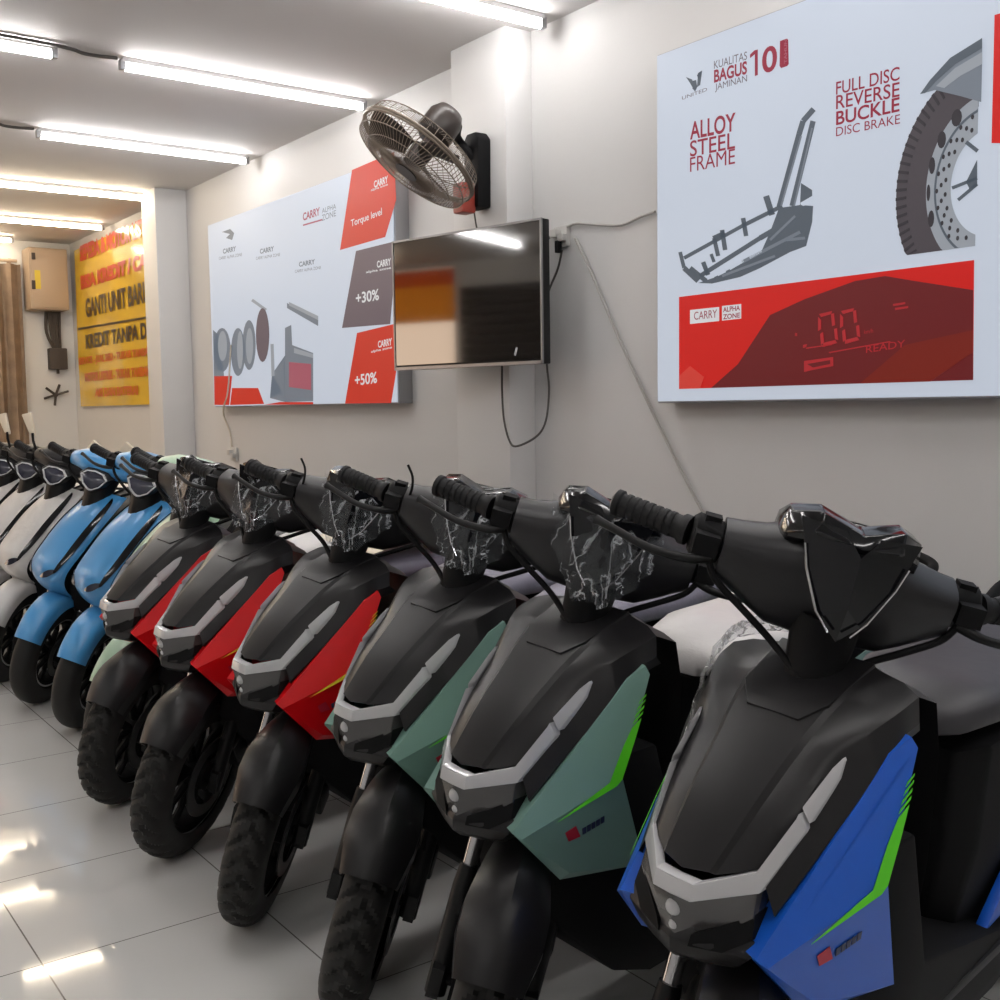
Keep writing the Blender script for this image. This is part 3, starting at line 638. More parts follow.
# ---- pieces shared by both kinds
def build_common(kit, Rr, wd, tread, rim_r):
    c = (AXLE[0], 0, Rr)
    part(kit, 'front_tyre', 'front_tyre', tyre_mb(c, Rr, wd, tread=tread), 'rubber', sharp=28 if tread else 60)
    part(kit, 'front_rim', 'rim', rim_mb(c, rim_r, wd * .8), ['rim_black', 'rim_line'])
    disc = MB()
    for s in (1,):
        disc.lathe_y([(rim_r * .66, 0.056), (rim_r * .66, 0.060), (rim_r * .46, 0.060), (rim_r * .46, 0.056), (rim_r * .66, 0.056)], c, 48)
    part(kit, 'brake_disc', 'brake_disc', disc, 'disc_dark')
    rc = (-1.28, 0, Rr)
    part(kit, 'rear_tyre', 'rear_tyre', tyre_mb(rc, Rr, wd * 1.08, 96, False), 'rubber', sharp=50)
    part(kit, 'rear_rim', 'rim', rim_mb(rc, rim_r, wd * .85), ['rim_black', 'rim_line'])
    st = np.array(STEER_AXIS); a = np.array([c[0], 0, c[2]])
    low = MB(); upr = MB()
    for s in (-1, 1):
        y = np.array([0, s * 0.079, 0])
        low.tube([a + y - st * 0.03, a + y + st * 0.16, a + y + st * 0.20], [0.019, 0.020, 0.017], 14)
        low.box(a + y + np.array([0, s * 0.004, 0]), (0.05, 0.022, 0.06))
        upr.tube([a + y + st * 0.18, a + y + st * 0.40], 0.0135, 14)
    part(kit, 'fork_lower', 'fork_lower', low, 'trim_black', sharp=50)
    part(kit, 'fork_tube', 'fork_tube', upr, 'chrome', sharp=50)
    part(kit, 'fork_bridge', 'fork_bridge', MB().box(a + st * 0.395, (0.06, 0.21, 0.03)).tube([a + st * 0.39, a + st * 0.62], 0.022, 12), 'matte_black')
    part(kit, 'caliper', 'brake_caliper', MB().box((c[0] - 0.085, 0.075, c[2] + 0.06), (0.06, 0.055, 0.10), rot=Matrix.Rotation(0.6, 3, 'Y')), 'trim_black', bevel=0.008)
    # bars: straight from the head, swept back 20 degrees
    sw = R(20)
    def barp(t, s, up_=0.0, fw=0.0): return np.array([HEAD.x + 0.02 - math.sin(sw) * t + fw, s * math.cos(sw) * t, HEAD.z + 0.005 + 0.03 * t + up_])
    for s, nm in ((-1, 'r'), (1, 'l')):
        g = MB().tube([barp(.225, s), barp(.235, s), barp(.24, s), barp(.335, s), barp(.337, s), barp(.345, s), barp(.35, s)], [.023, .023, .0185, .0175, .021, .021, .012], 16)
        for k in range(7): g.tube([barp(.25 + .012 * k, s), barp(.256 + .012 * k, s)], .0195, 16)
        part(kit, 'grip_' + nm, 'grip', g, 'grip', sharp=50)
        h = MB().loft([[tuple(barp(t, s) + np.array([0, 0, 0]) + np.array([q * math.cos(b), 0, q2 * math.sin(b)])) for b in np.linspace(0, 2 * math.pi, 12, endpoint=False)] for t, q, q2 in ((.172, .026, .026), (.178, .031, .032), (.215, .031, .033), (.222, .024, .026))])
        h.box(barp(.195, s, .030), (.026, .024, .012)).box(barp(.20, s, .0, .036), (.03, .035, .03))
        part(kit, 'switch_' + nm, 'switch_housing', h, 'matte_black', sharp=45)
        lv = MB().tube([barp(.19, s, -.018, .035), barp(.225, s, -.026, .058), barp(.28, s, -.030, .066), barp(.33, s, -.026, .060), barp(.36, s, -.024, .054), barp(.368, s, -.024, .052)], [.009, .007, .0062, .006, .0065, .008], 10, sm=4)
        part(kit, 'lever_' + nm, 'brake_lever', lv, 'trim_black', sharp=60)
    hose = MB().tube([barp(.19, -1, -.02, .035), barp(.17, -1, -.045, .035), barp(.12, -1, -.072, .03), barp(.07, -1, -.10, .02), axis_pt(.88) + [0.03, -0.02, 0]], .0055, 8, sm=5)
    hose.plus(hose.mirror())
    part(kit, 'hose', 'brake_hose', hose, 'matte_black', sharp=60)
    ant = MB().tube([barp(.168, -1, .0, .03), barp(.162, -1, .04, .035), barp(.168, -1, .065, .03), barp(.185, -1, .085, .03)], .0028, 6, sm=5)
    part(kit, 'loose_cable', 'loose_cable', ant, 'matte_black', sharp=60)
    # rear running gear
    part(kit, 'swing_arm', 'swing_arm', mir(MB().tube([(-0.85, .09, .30), (-1.28, .10, Rr)], .022, 10)).box((-1.28, 0.105, Rr), (.08, .02, .07)), 'matte_black')
    sh = MB()
    for i in range(9): sh.tube([(-1.22 + .02 * math.cos(b), .115 + .02 * math.sin(b), .33 + .03 * i + .03 * b / 6.28) for b in np.linspace(0, 6.28, 10)], .005, 5)
    sh.tube([(-1.22, .115, .28), (-1.22, .115, .62)], .010, 8)
    part(kit, 'rear_shock', 'rear_shock', mir(sh), 'steel')
    part(kit, 'side_stand', 'side_stand', MB().tube([(-.62, .12, .20), (-.66, .20, .085), (-.68, .245, .022)], .010, 8).box((-.685, .255, .014), (.07, .035, .012)), 'matte_black')

TY = (0.0, 0.0)
# ---- kind A: angular front with a U shaped light bar
def build_angular():
    K = 'A'
    build_common(K, 0.245, 0.100, True, 0.172)
    # hood: rows from nose to top, columns from centre outwards (y, x, z)
    C = [[(0, .046, .684), (0, -.020, .752), (0, -.082, .806), (0, -.136, .850), (0, -.195, .884), (0, -.275, .910)],
         [(.034, .036, .688), (.043, -.025, .752), (.050, -.086, .806), (.058, -.139, .849), (.064, -.197, .882), (.068, -.275, .906)],
         [(.039, .030, .685), (.050, -.030, .748), (.058, -.091, .802), (.066, -.143, .845), (.073, -.200, .878), (.077, -.275, .901)],
         [(.060, .014, .691), (.073, -.040, .749), (.084, -.102, .803), (.100, -.150, .846), (.112, -.203, .876), (.116, -.268, .896)],
         [(.079, -.006, .698), (.091, -.056, .752), (.0985, -.118, .810), (.120, -.163, .846), (.138, -.210, .872), (.143, -.258, .886)]]
    half = [catmull(col, 5) for col in C]
    rows = []
    for i in range(len(half[0])):
        r_ = [half[k][i] for k in range(5)]
        line = [np.array([-p[0], p[1], p[2]]) for p in r_[:0:-1]] + r_
        rows.append([(p[1], p[0], p[2]) for p in line])
    hood = MB().grid(rows)
    # flanks from hood edge down to the panel line
    lowc = catmull([(.104, -.008, .645), (.117, -.056, .694), (.128, -.104, .741), (.142, -.152, .788), (.148, -.204, .838), (.150, -.255, .852)], 5)
    for s in (1, -1):
        hood.grid([[(p[1], s * p[0], p[2]), (q[1], s * q[0], q[2]), (q[1] - .03, s * (q[0] - .01), q[2] - .02)] for p, q in zip(half[4], lowc)])
    top = rows[-1]
    hood.grid([top, [(-.315, p[1] * 1.02, p[2] - .02) for p in top], [(-.34, p[1] * 1.05, p[2] - .10) for p in top], [(-.355, p[1] * 1.05, .62) for p in top], [(-.35, p[1] * 1.0, .42) for p in top]])
    part(K, 'hood', 'hood', hood, 'hood_black', sharp=24)
    ring_ = [(-.1335, .039, .8502), (-.166, .064, .8710), (-.272, .072, .9095), (-.272, -.072, .9095), (-.166, -.064, .8710), (-.1335, -.039, .8502)]
    pm = MB().prism(ring_, (-.004, 0, -.009))
    part(K, 'hood_plate', 'hood_plate', pm, 'hood_black', bevel=0.0015)
    # light bar
    def ribbon(path, wv, th):
        P = [np.array(p) for p in path]; b = MB(); rr = []
        for p, q in zip(P, wv):
            q = np.array(q); rr.append([p + np.array([-th, 0, 0]) + q * .5, p + q * .5, p - q * .5, p + np.array([-th, 0, 0]) - q * .5])
        return b.loft(rr)
    arm = [(.064, 0, .666), (.062, .028, .666), (.004, .083, .684), (-.052, .1005, .748), (-.056, .101, .753)]
    arm2 = [(-.061, .102, .760), (-.114, .109, .804), (-.130, .110, .820)]
    lbm = ribbon(arm, [(-.004, 0, .022), (-.004, 0, .022), (-.002, -.009, .024), (.009, -.008, .020), (.009, -.008, .022)], .02)
    lbm.plus(ribbon(arm2, [(.009, -.008, .022), (.007, -.007, .016), (.001, -.002, .004)], .02))
    lbm.plus(lbm.mirror())
    part(K, 'light_bar', 'light_bar', lbm, 'lens_white', bevel=0.002, sharp=20)
    lamp = [(.060, 0, .656), (.058, .028, .656), (.002, .083, .672), (.010, .086, .640), (.032, .050, .608), (.046, .020, .592), (.050, 0, .588)]
    lm = MB().prism(lamp, (-.03, 0, 0)); lm.plus(lm.mirror())
    part(K, 'headlamp', 'headlamp', lm, 'lamp_grey', bevel=0.002, sharp=18)
    part(K, 'projector', 'projector_lens', MB().ball((.054, .0, .634), (.010, .0115, .0115)).ball((.050, .0, .609), (.007, .007, .007)), 'lens_white')
    cut = MB().prism([(.050, .026, .606), (.030, .054, .622), (.006, .086, .644), (.014, .090, .614), (.034, .062, .592), (.049, .022, .588)], (-.03, 0, 0)); cut.plus(cut.mirror())
    part(K, 'grille', 'lower_grille', cut, 'matte_black')
    chin = MB(); rings = []
    for z, xf, hy in ((.628, .022, .102), (.612, .044, .098), (.592, .056, .092), (.572, .054, .076), (.558, .036, .062)):
        rings.append([(xf, 0, z), (xf - .016, hy * .5, z), (xf - .036, hy, z), (xf - .09, hy * 1.02, z), (-.18, hy, z), (-.18, -hy, z), (xf - .09, -hy * 1.02, z), (xf - .036, -hy, z), (xf - .016, -hy * .5, z)])
    chin.loft(rings[1:])
    part(K, 'chin', 'chin', chin, 'hood_black', bevel=0.003, sharp=22)
    # side cowls (left one written, right one mirrored)
    E_ = np.array([.026, .104, .600]); F_ = np.array([-.214, .158, .846]); G_ = np.array([-.150, .180, .672]); B_ = np.array([-.072, .130, .498]); L_ = np.array([-.255, .166, .480])
    F2 = np.array([-.182, .147, .826])
    def off(p, k): return p + np.array(k)
    cw = MB()
    eb, fb = off(E_, (-.010, .012, -.010)), off(F2, (-.012, .012, -.016))
    fb2 = off(F_, (-.001, .010, -.012))
    V = [E_, F2, F_, G_, L_, B_, eb, fb, fb2, off(B_, (-.012, .010, .012))]
    cw.add(V, [(0, 1, 7, 6), (1, 2, 8, 7), (6, 7, 8, 3), (6, 3, 4, 9), (0, 6, 9, 5), (9, 4, 5)])
    back = [off(p, (-.012, -.030, 0)) for p in (E_, F2, F_, G_, L_, B_)]
    k0 = [E_, F2, F_, G_, L_, B_]
    cw.add(k0 + back, [(i, (i + 1) % 6, 6 + (i + 1) % 6, 6 + i) for i in range(6) if i not in (2,)] + [(2, 3, 9, 8)] + [tuple(range(6, 12))[::-1]])
    cw.add([F_, fb2, G_], [(0, 1, 2)])
    def frompx(pts, tri_px, tri, lift):
        A = np.array([[tri_px[1][0] - tri_px[0][0], tri_px[2][0] - tri_px[0][0]], [tri_px[1][1] - tri_px[0][1], tri_px[2][1] - tri_px[0][1]]], float)
        n = np.cross(tri[1] - tri[0], tri[2] - tri[0]); n /= np.linalg.norm(n); n = n if n[1] > 0 else -n; out = []
        for p in pts:
            s_, t_ = np.linalg.solve(A, np.array([p[0] - tri_px[0][0], p[1] - tri_px[0][1]]))
            out.append(tri[0] + s_ * (tri[1] - tri[0]) + t_ * (tri[2] - tri[0]) + n * lift)
        return out, n
    up_tri = [eb, fb2, G_]; up_px = [(755, 940), (911, 742), (886, 879)]
    st = MB()
    for poly in ([(868, 882), (885, 880), (897, 832), (904, 800), (892, 812), (882, 836)], [(801, 924), (868, 882), (885, 880), (878, 888)],
                 [(892, 808), (905, 795), (906, 791), (894, 803)], [(894, 799), (906, 787), (906.5, 783), (896, 794)], [(896, 790), (907, 778), (907.5, 775), (898, 785)], [(898, 781), (907.5, 771), (908, 768), (900, 776)]):
        P, n = frompx(poly, up_px, up_tri, .0012); st.prism(P, tuple(n * .0008))
    dn_tri = [eb, G_, L_]; dn_px = [(755, 940), (886, 879), (897, 973)]
    bd = MB(); P, n = frompx([(806, 934), (820, 927), (823, 938), (808, 943)], dn_px, dn_tri, .0012); bd.prism(P, tuple(n * .0008))
    bt = MB()
    for x_ in (827, 833, 839, 845, 851):
        P, n = frompx([(x_, 930 - (x_ - 827) * .45), (x_ + 5, 928 - (x_ - 827) * .45), (x_ + 3.6, 934.5 - (x_ - 827) * .45), (x_ - 1, 936.5 - (x_ - 827) * .45)], dn_px, dn_tri, .0012); bt.prism(P, tuple(n * .0008))
    for s, nm in ((1, 'l'), (-1, 'r')):
        def f(q, s=s):
            if s == 1: return q
            q = q.mirror(); q.v = [(x_ - .03 * max(0, z_ - .6), y_ + .085 * max(0, z_ - .6), z_) for x_, y_, z_ in q.v]; return q
        part(K, 'cowl_' + nm, 'side_cowl', f(cw), 'paint_blue', sharp=14)
        part(K, 'stripe_' + nm, 'stripe', f(st), 'stripe_lime')
        part(K, 'badge_' + nm, 'badge', f(bd), 'badge_red')
        part(K, 'badge_text_' + nm, 'badge_lettering', f(bt), 'badge_navy')
    # dark lower fairing, leg shield and floorboard
    lf = MB().loft([[(x, y * w_, z) for y, z in ((-1, zt_), (1, zt_), (1, zm_), (.75, zb_), (-.75, zb_), (-1, zm_))] for x, w_, zt_, zm_, zb_ in ((-.09, .085, .60, .48, .42), (-.16, .13, .68, .40, .34), (-.26, .165, .70, .36, .25), (-.38, .160, .46, .30, .20), (-.86, .150, .34, .28, .18), (-1.0, .13, .34, .28, .20))])
    part(K, 'lower_fairing', 'lower_fairing', lf, 'matte_black', bevel=.008)
    part(K, 'floorboard', 'floorboard', MB().box((-.62, 0, .345), (.52, .32, .02)), 'trim_black', bevel=.006)
    # mudguard
    rows = []
    for i in range(19):
        a = R(38 + 100 * i / 18); k = i / 18
        wv = .046 + .014 * min(1, i / 3) - .024 * max(0, min(1, (i - 5) / 6)); rr = .266 + .020 * math.sin(math.pi * k)
        spine = .022 * math.exp(-((k - .45) / .28) ** 2)
        row = []
        for y, dr in ((-1.0, -.055), (-.97, -.02), (-.72, .0), (-.32, .012 + spine * .6), (0, .014 + spine), (.32, .012 + spine * .6), (.72, .0), (.97, -.02), (1.0, -.055)):
            row.append((AXLE[0] + (rr + dr) * math.cos(a), y * (wv + .012), .245 + (rr + dr) * math.sin(a)))
        rows.append(row)
    part(K, 'front_mudguard', 'front_mudguard', MB().grid(rows), 'hood_black', solid=.003, sharp=28)
    part(K, 'mudguard_stay', 'mudguard_stay', mir(MB().tube([(-.065, .074, .36), (-.11, .078, .47), (-.13, .06, .53)], [.009, .008, .009], 8)), 'trim_black')
    # handlebar cowl with visor
    sec = []
    for y, cx, cz, hx, hz in ((0, -.285, 1.003, .066, .078), (.045, -.286, 1.003, .064, .076), (.080, -.288, .998, .057, .070), (.11, -.290, 1.000, .048, .057), (.14, -.299, 1.004, .043, .045), (.165, -.307, 1.008, .040, .036)):
        sec.append((y, cx, cz, hx, hz))
    rings = [super_ring(cx, cz, hx, hz, -y, 18, .6, -.3) for y, cx, cz, hx, hz in reversed(sec[1:])] + [super_ring(cx, cz, hx, hz, y, 18, .6, -.3) for y, cx, cz, hx, hz in sec]
    cowl = MB().loft(rings)
    neck = [[tuple(axis_pt(z) + np.array([hx * math.cos(b), hy * math.sin(b), 0])) for b in np.linspace(0, 2 * math.pi, 14, endpoint=False)] for z, hx, hy in ((.80, .04, .040), (.90, .040, .042), (.965, .050, .050))]
    part(K, 'neck', 'steering_neck', MB().loft(neck), 'matte_black', sharp=50)
    part(K, 'handlebar_cowl', 'handlebar_cowl', cowl, 'cowl_black', sharp=40)
    vs = MB()                                          # V shaped gloss face, folded along the middle
    vp = {'b': (-.168, 0, .955), 'bl': (-.184, .028, .978), 'l1': (-.202, .060, 1.036), 'l2': (-.224, .082, 1.098), 'm1': (-.200, .024, 1.098), 'c1': (-.182, 0, 1.070), 'c0': (-.162, 0, 1.004)}
    A = [vp['b'], vp['bl'], vp['l1'], vp['l2'], vp['m1'], vp['c1'], vp['c0']]
    vs.add(A, [(0, 1, 6), (6, 1, 2, 5), (5, 2, 3, 4)])
    vs.plus(vs.mirror())
    part(K, 'visor', 'visor', vs, 'gloss_black', sharp=12, solid=.006)
    ed = MB().tube([(-.166, .014, .966), (-.181, .034, .986), (-.198, .060, 1.036), (-.207, .070, 1.066)], .0020, 6); ed.plus(ed.mirror())
    part(K, 'visor_edge', 'visor_edge', ed, 'chrome')
    br = []
    for y, x, z, h_ in ((-.098, -.288, 1.070, .034), (-.090, -.255, 1.090, .040), (-.056, -.218, 1.106, .034), (-.020, -.204, 1.098, .024), (0, -.200, 1.092, .020), (.020, -.204, 1.098, .024), (.056, -.218, 1.106, .034), (.090, -.255, 1.090, .040), (.098, -.288, 1.070, .034)):
        br.append([(x + .004, y, z - h_), (x + .012, y, z - h_ * .6), (x - .004, y, z + .004), (x - .05, y * .97, z + .006), (x - .075, y * .95, z - h_)])
    part(K, 'visor_brow', 'visor_brow', MB().loft(br), 'gloss_black', bevel=.003, sharp=30)
    part(K, 'dash', 'instrument_panel', MB().box((-.315, 0, 1.072), (.06, .12, .02), rot=Matrix.Rotation(-.5, 3, 'Y')), 'gloss_black', bevel=.004)
    # wrapping film over the visor
    rnd = random.Random(3); rows = []
    for i in range(13):
        z = .945 + .140 * i / 12; row = []
        for j in range(17):
            f = (j - 8) / 8; hw = .035 + .075 * min(1, i / 7); y = f * hw
            x = -.138 - .42 * max(0, z - .95) - 8.0 * y * y
            row.append((x + rnd.uniform(-.007, .007), y + rnd.uniform(-.006, .006), z + rnd.uniform(-.006, .006)))
        rows.append(row)
    part(K, 'visor_film', 'visor_wrapping_film', MB().grid(rows), 'film', sharp=22)
    build_rear(K, 'A')

def build_rear(K, style):
    body = MB()
    rings = []
    for x, w_, z0, z1 in ((-.60, .08, .36, .70), (-.64, .120, .34, .715), (-.85, .128, .32, .725), (-1.10, .128, .40, .735), (-1.35, .10, .50, .735), (-1.52, .05, .58, .735)):
        rings.append([(x, -w_, z1), (x, w_, z1), (x, w_ * 1.02, (z0 + z1) / 2), (x, w_ * .8, z0), (x, -w_ * .8, z0), (x, -w_ * 1.02, (z0 + z1) / 2)])
    body.loft(rings)
    part(K, 'under_seat_body', 'under_seat_body', body, 'matte_black', bevel=.01)
    rings = []
    for (x, w_, z, h_) in ((-.545, .06, .745, .018), (-.575, .105, .762, .030), (-.68, .130, .774, .038), (-.90, .140, .776, .038), (-1.00, .140, .792, .044), (-1.25, .118, .796, .042), (-1.42, .075, .788, .032), (-1.45, .05, .778, .02)):
        rings.append([(x, p[0], p[2]) for p in super_ring(0, z, w_, h_, 0, 18, .6)])
    part(K, 'seat', 'seat', MB().loft(rings), 'seat_black', sharp=60)
    tp = MB()                                             # painted tail panel, left
    o = [(-.78, .134, .660), (-.95, .146, .690), (-1.15, .146, .728), (-1.42, .100, .752), (-1.58, .052, .760), (-1.56, .056, .715), (-1.42, .100, .600), (-1.22, .132, .575), (-1.00, .150, .575), (-.86, .144, .600)]
    tp.add([(-1.0, .158, .640), (-1.28, .134, .665)] + o, [(0, 2, 3), (0, 3, 4), (0, 4, 1), (1, 4, 5), (1, 5, 6), (1, 6, 7), (1, 7, 8), (1, 8, 9), (1, 9, 0), (0, 9, 10), (0, 10, 11), (0, 11, 2)])
    ts = MB().prism([(-1.33, .124, .588), (-1.36, .118, .590), (-1.47, .090, .700), (-1.43, .100, .705)], (0, .006, 0))
    bp = MB().prism([(-.69, .140, .375), (-.86, .146, .545), (-1.00, .142, .555), (-1.06, .138, .50), (-.95, .142, .40)], (0, -.02, 0))
    for s, nm in ((1, 'l'), (-1, 'r')):
        f = (lambda q: q) if s == 1 else (lambda q: q.mirror())
        part(K, 'tail_' + nm, 'tail_panel', f(tp), 'paint_blue', sharp=25, solid=.004)
        part(K, 'tail_stripe_' + nm, 'stripe', f(ts), 'stripe_lime')
        part(K, 'belly_' + nm, 'belly_panel', f(bp), 'paint_blue', bevel=.004)
    part(K, 'tail_light', 'tail_light', MB().box((-1.585, 0, .755), (.03, .10, .035)), 'tail_red', bevel=.006)
    part(K, 'grab_rail', 'grab_rail', MB().tube([(-1.22, .125, .80), (-1.34, .128, .835), (-1.50, .10, .85), (-1.56, 0, .855), (-1.50, -.10, .85), (-1.34, -.128, .835), (-1.22, -.125, .80)], .013, 10, sm=5), 'matte_black', sharp=60)
    part(K, 'rear_mudguard', 'rear_mudguard', MB().loft([[(x, -.05, z), (x, .05, z), (x - .01, .05, z - .01), (x - .01, -.05, z - .01)] for x, z in ((-1.50, .62), (-1.60, .52), (-1.66, .36))]), 'matte_black')
    part(K, 'number_plate', 'plate_holder', MB().box((-1.63, 0, .50), (.012, .16, .10), rot=Matrix.Rotation(.5, 3, 'Y')), 'trim_black')

# ---- kind B: rounded front with a hexagonal headlamp on the bars
def build_round():
    K = 'B'
    build_common(K, 0.235, 0.095, False, 0.150)
    prof = [(-.035, .505, .075), (.000, .540, .100), (.022, .590, .122), (.012, .640, .135), (-.035, .705, .142), (-.100, .785, .142), (-.165, .850, .132), (-.225, .900, .112), (-.265, .925, .085)]
    P = catmull(prof, 4); rows = []
    for x, z, hw in P:
        row = []
        for j in range(21):
            a = (j - 10) / 10; y = hw * math.sin(a * math.pi / 2 * .98)
            row.append((x - .055 * (1 - math.cos(a * math.pi / 2)) * 1.25, y, z - .02 * (1 - math.cos(a * math.pi / 2))))
        rows.append(row)
    part(K, 'apron', 'front_apron', MB().grid(rows), 'paint_sky', solid=.004, sharp=50)
    # dark slit on each side of the apron
    sl = MB(); idx = range(10, 31)
    for q in ((16, 18),):
        rr = []
        for i in idx:
            k = (i - 10) / 20; wv = math.sin(math.pi * k) ** .5
            a0, a1 = 0.58, 0.58 + .20 * wv
            x, z, hw = P[i]; r_ = []
            for a in (a0, (a0 + a1) / 2, a1):
                r_.append((x - .055 * (1 - math.cos(a * math.pi / 2)) * 1.25 + .003, hw * math.sin(a * math.pi / 2 * .98) + .003, z - .02 * (1 - math.cos(a * math.pi / 2)) + .002))
            rr.append(r_)
        sl.grid(rr)
    part(K, 'slit', 'side_vent', sl, 'gloss_black', sharp=50); part(K, 'slit_r', 'side_vent', sl.mirror(), 'gloss_black', sharp=50)
    sg = MB(); rr = []
    for k in range(9):
        t = k / 8; i = 8 + 3.5 * t; x, z, hw = [np.interp(i, range(len(P)), [p[q] for p in P]) for q in range(3)]
        a = .22 + .42 * t; wv = .030 * math.sin(math.pi * (.08 + .84 * t)); r_ = []
        for e in (-.5, .5):
            r_.append((x - .055 * (1 - math.cos(a * math.pi / 2)) * 1.25 + .004 - e * wv * .2, hw * math.sin(a * math.pi / 2 * .98) + .002, z - .02 * (1 - math.cos(a * math.pi / 2)) + e * wv))
        rr.append(r_)
    sg.grid(rr)
    part(K, 'turn_signal', 'turn_signal', sg, 'lens_dark', solid=.003); part(K, 'turn_signal_r', 'turn_signal', sg.mirror(), 'lens_dark', solid=.003)
    back = [(x - .10, hw * 1.02, z) for x, z, hw in P]
    ib = MB().grid([[(x - .14 - .02, y * hw * 1.0, z - .01) for y in (-1, -.5, 0, .5, 1)] for x, z, hw in P[4:]] + [[(-.44, y * .13, .75) for y in (-1, -.5, 0, .5, 1)], [(-.42, y * .13, .40) for y in (-1, -.5, 0, .5, 1)]])
    for s in (1, -1):
        ib.grid([[(x - .135, s * hw * .99, z - .018), (x - .17, s * hw * 1.0, z - .02)] for x, z, hw in P[4:]])
    part(K, 'leg_shield', 'leg_shield', ib, 'trim_black', solid=.003)
    rows = []
    for i in range(17):
        a = R(32 + 104 * i / 16); wv = .056 + .006 * math.sin(math.pi * i / 16); rr = .258 + .022 * math.sin(math.pi * i / 16); row = []
        for j in range(11):
            q = math.pi * (j / 10 - .5); row.append((AXLE[0] + (rr - .06 + .06 * math.cos(q) ** .6) * math.cos(a), wv * math.sin(q), .235 + (rr - .06 + .06 * math.cos(q) ** .6) * math.sin(a)))
        rows.append(row)
    part(K, 'front_mudguard', 'front_mudguard', MB().grid(rows), 'paint_sky', solid=.003, sharp=60)
    lf = MB().loft([[(x, y * w_, z) for y, z in ((-1, zt_), (1, zt_), (1, zm_), (.75, zb_), (-.75, zb_), (-1, zm_))] for x, w_, zt_, zm_, zb_ in ((-.09, .07, .58, .50, .46), (-.20, .12, .62, .40, .34), (-.32, .13, .60, .34, .24), (-.40, .14, .42, .30, .20), (-.86, .140, .33, .28, .18), (-1.0, .12, .33, .28, .20))])
    part(K, 'lower_fairing', 'lower_fairing', lf, 'matte_black', bevel=.01)
    part(K, 'floorboard', 'floorboard', MB().box((-.62, 0, .338), (.50, .30, .02)), 'trim_black', bevel=.006)
    sec = ((0, -.285, 1.035, .070, .056), (.06, -.287, 1.035, .068, .054), (.11, -.293, 1.034, .056, .044), (.15, -.302, 1.026, .044, .034), (.17, -.308, 1.020, .036, .030))
    rings = [super_ring(cx, cz, hx, hz, -y, 18, .85) for y, cx, cz, hx, hz in reversed(sec[1:])] + [super_ring(cx, cz, hx, hz, y, 18, .85) for y, cx, cz, hx, hz in sec]
    part(K, 'handlebar_cowl', 'handlebar_cowl', MB().loft(rings), 'paint_sky', sharp=50)
    neck = MB().loft([[tuple(axis_pt(z) + np.array([hx * math.cos(b), hy * math.sin(b), 0])) for b in np.linspace(0, 2 * math.pi, 14, endpoint=False)] for z, hx, hy in ((.82, .045, .05), (.92, .052, .062), (1.0, .065, .08))])
    part(K, 'neck', 'steering_neck', neck, 'trim_black', sharp=50)
    hexa = [(math.cos(R(a)) * sx, math.sin(R(a)) * sz) for a, sx, sz in ((90, 0, .052), (50, .088, .058), (15, .092, .06), (-30, .066, .066), (-70, .05, .062), (-90, 0, .062), (-110, .05, .062), (-150, .066, .066), (165, .092, .06), (130, .088, .058))]
    def hx_(k, x): return [(x - .045 - .35 * z * k, y * k * .84, .990 + z * k * .84) for y, z in hexa]
    part(K, 'headlamp', 'headlamp', MB().loft([hx_(1.0, -.20), hx_(1.0, -.155), hx_(.90, -.142)]), 'trim_black', sharp=30)
    part(K, 'lamp_ring', 'lamp_ring', MB().loft([hx_(.86, -.143), hx_(.83, -.136), hx_(.75, -.136), hx_(.72, -.145)], caps=False), 'lens_white', sharp=30)
    part(K, 'lamp_lens', 'lamp_lens', MB().loft([hx_(.74, -.150), hx_(.70, -.139), hx_(.2, -.130)]), 'lens_dark', sharp=30)
    for s, nm in ((-1, 'r'), (1, 'l')):
        part(K, 'mirror_stem_' + nm, 'mirror_stem', MB().tube([(-.30, s * .17, 1.02), (-.30, s * .20, 1.08), (-.31, s * .215, 1.11)], .006, 8), 'matte_black')
    for s, nm in ((-1, 'r'), (1, 'l')):
        part(K, 'mirror_' + nm, 'wrapped_mirror', MB().prism([(-.31, s * .20, 1.10), (-.315, s * .235, 1.10), (-.33, s * .30, 1.175), (-.325, s * .25, 1.20)], (-.016, 0, 0)), 'paper', bevel=.006)
    build_rear(K, 'B')

build_angular(); build_round()
STEERED = {'front_tyre': None, 'front_rim': 'front_tyre', 'brake_disc': 'front_tyre', 'fork_lower': None, 'caliper': 'fork_lower', 'fork_tube': None, 'fork_bridge': None,
           'front_mudguard': None, 'mudguard_stay': 'front_mudguard', 'grip_l': None, 'grip_r': None, 'switch_l': None, 'switch_r': None, 'lever_l': 'switch_l', 'lever_r': 'switch_r',
           'hose': None, 'loose_cable': None, 'handlebar_cowl': None, 'visor': 'handlebar_cowl', 'visor_edge': 'handlebar_cowl', 'visor_brow': 'handlebar_cowl', 'dash': 'handlebar_cowl', 'visor_film': None,
           'neck': None, 'headlamp_b': None, 'lamp_ring': 'headlamp', 'lamp_lens': 'headlamp', 'mirror_stem_l': None, 'mirror_stem_r': None, 'mirror_l': 'mirror_stem_l', 'mirror_r': 'mirror_stem_r'}
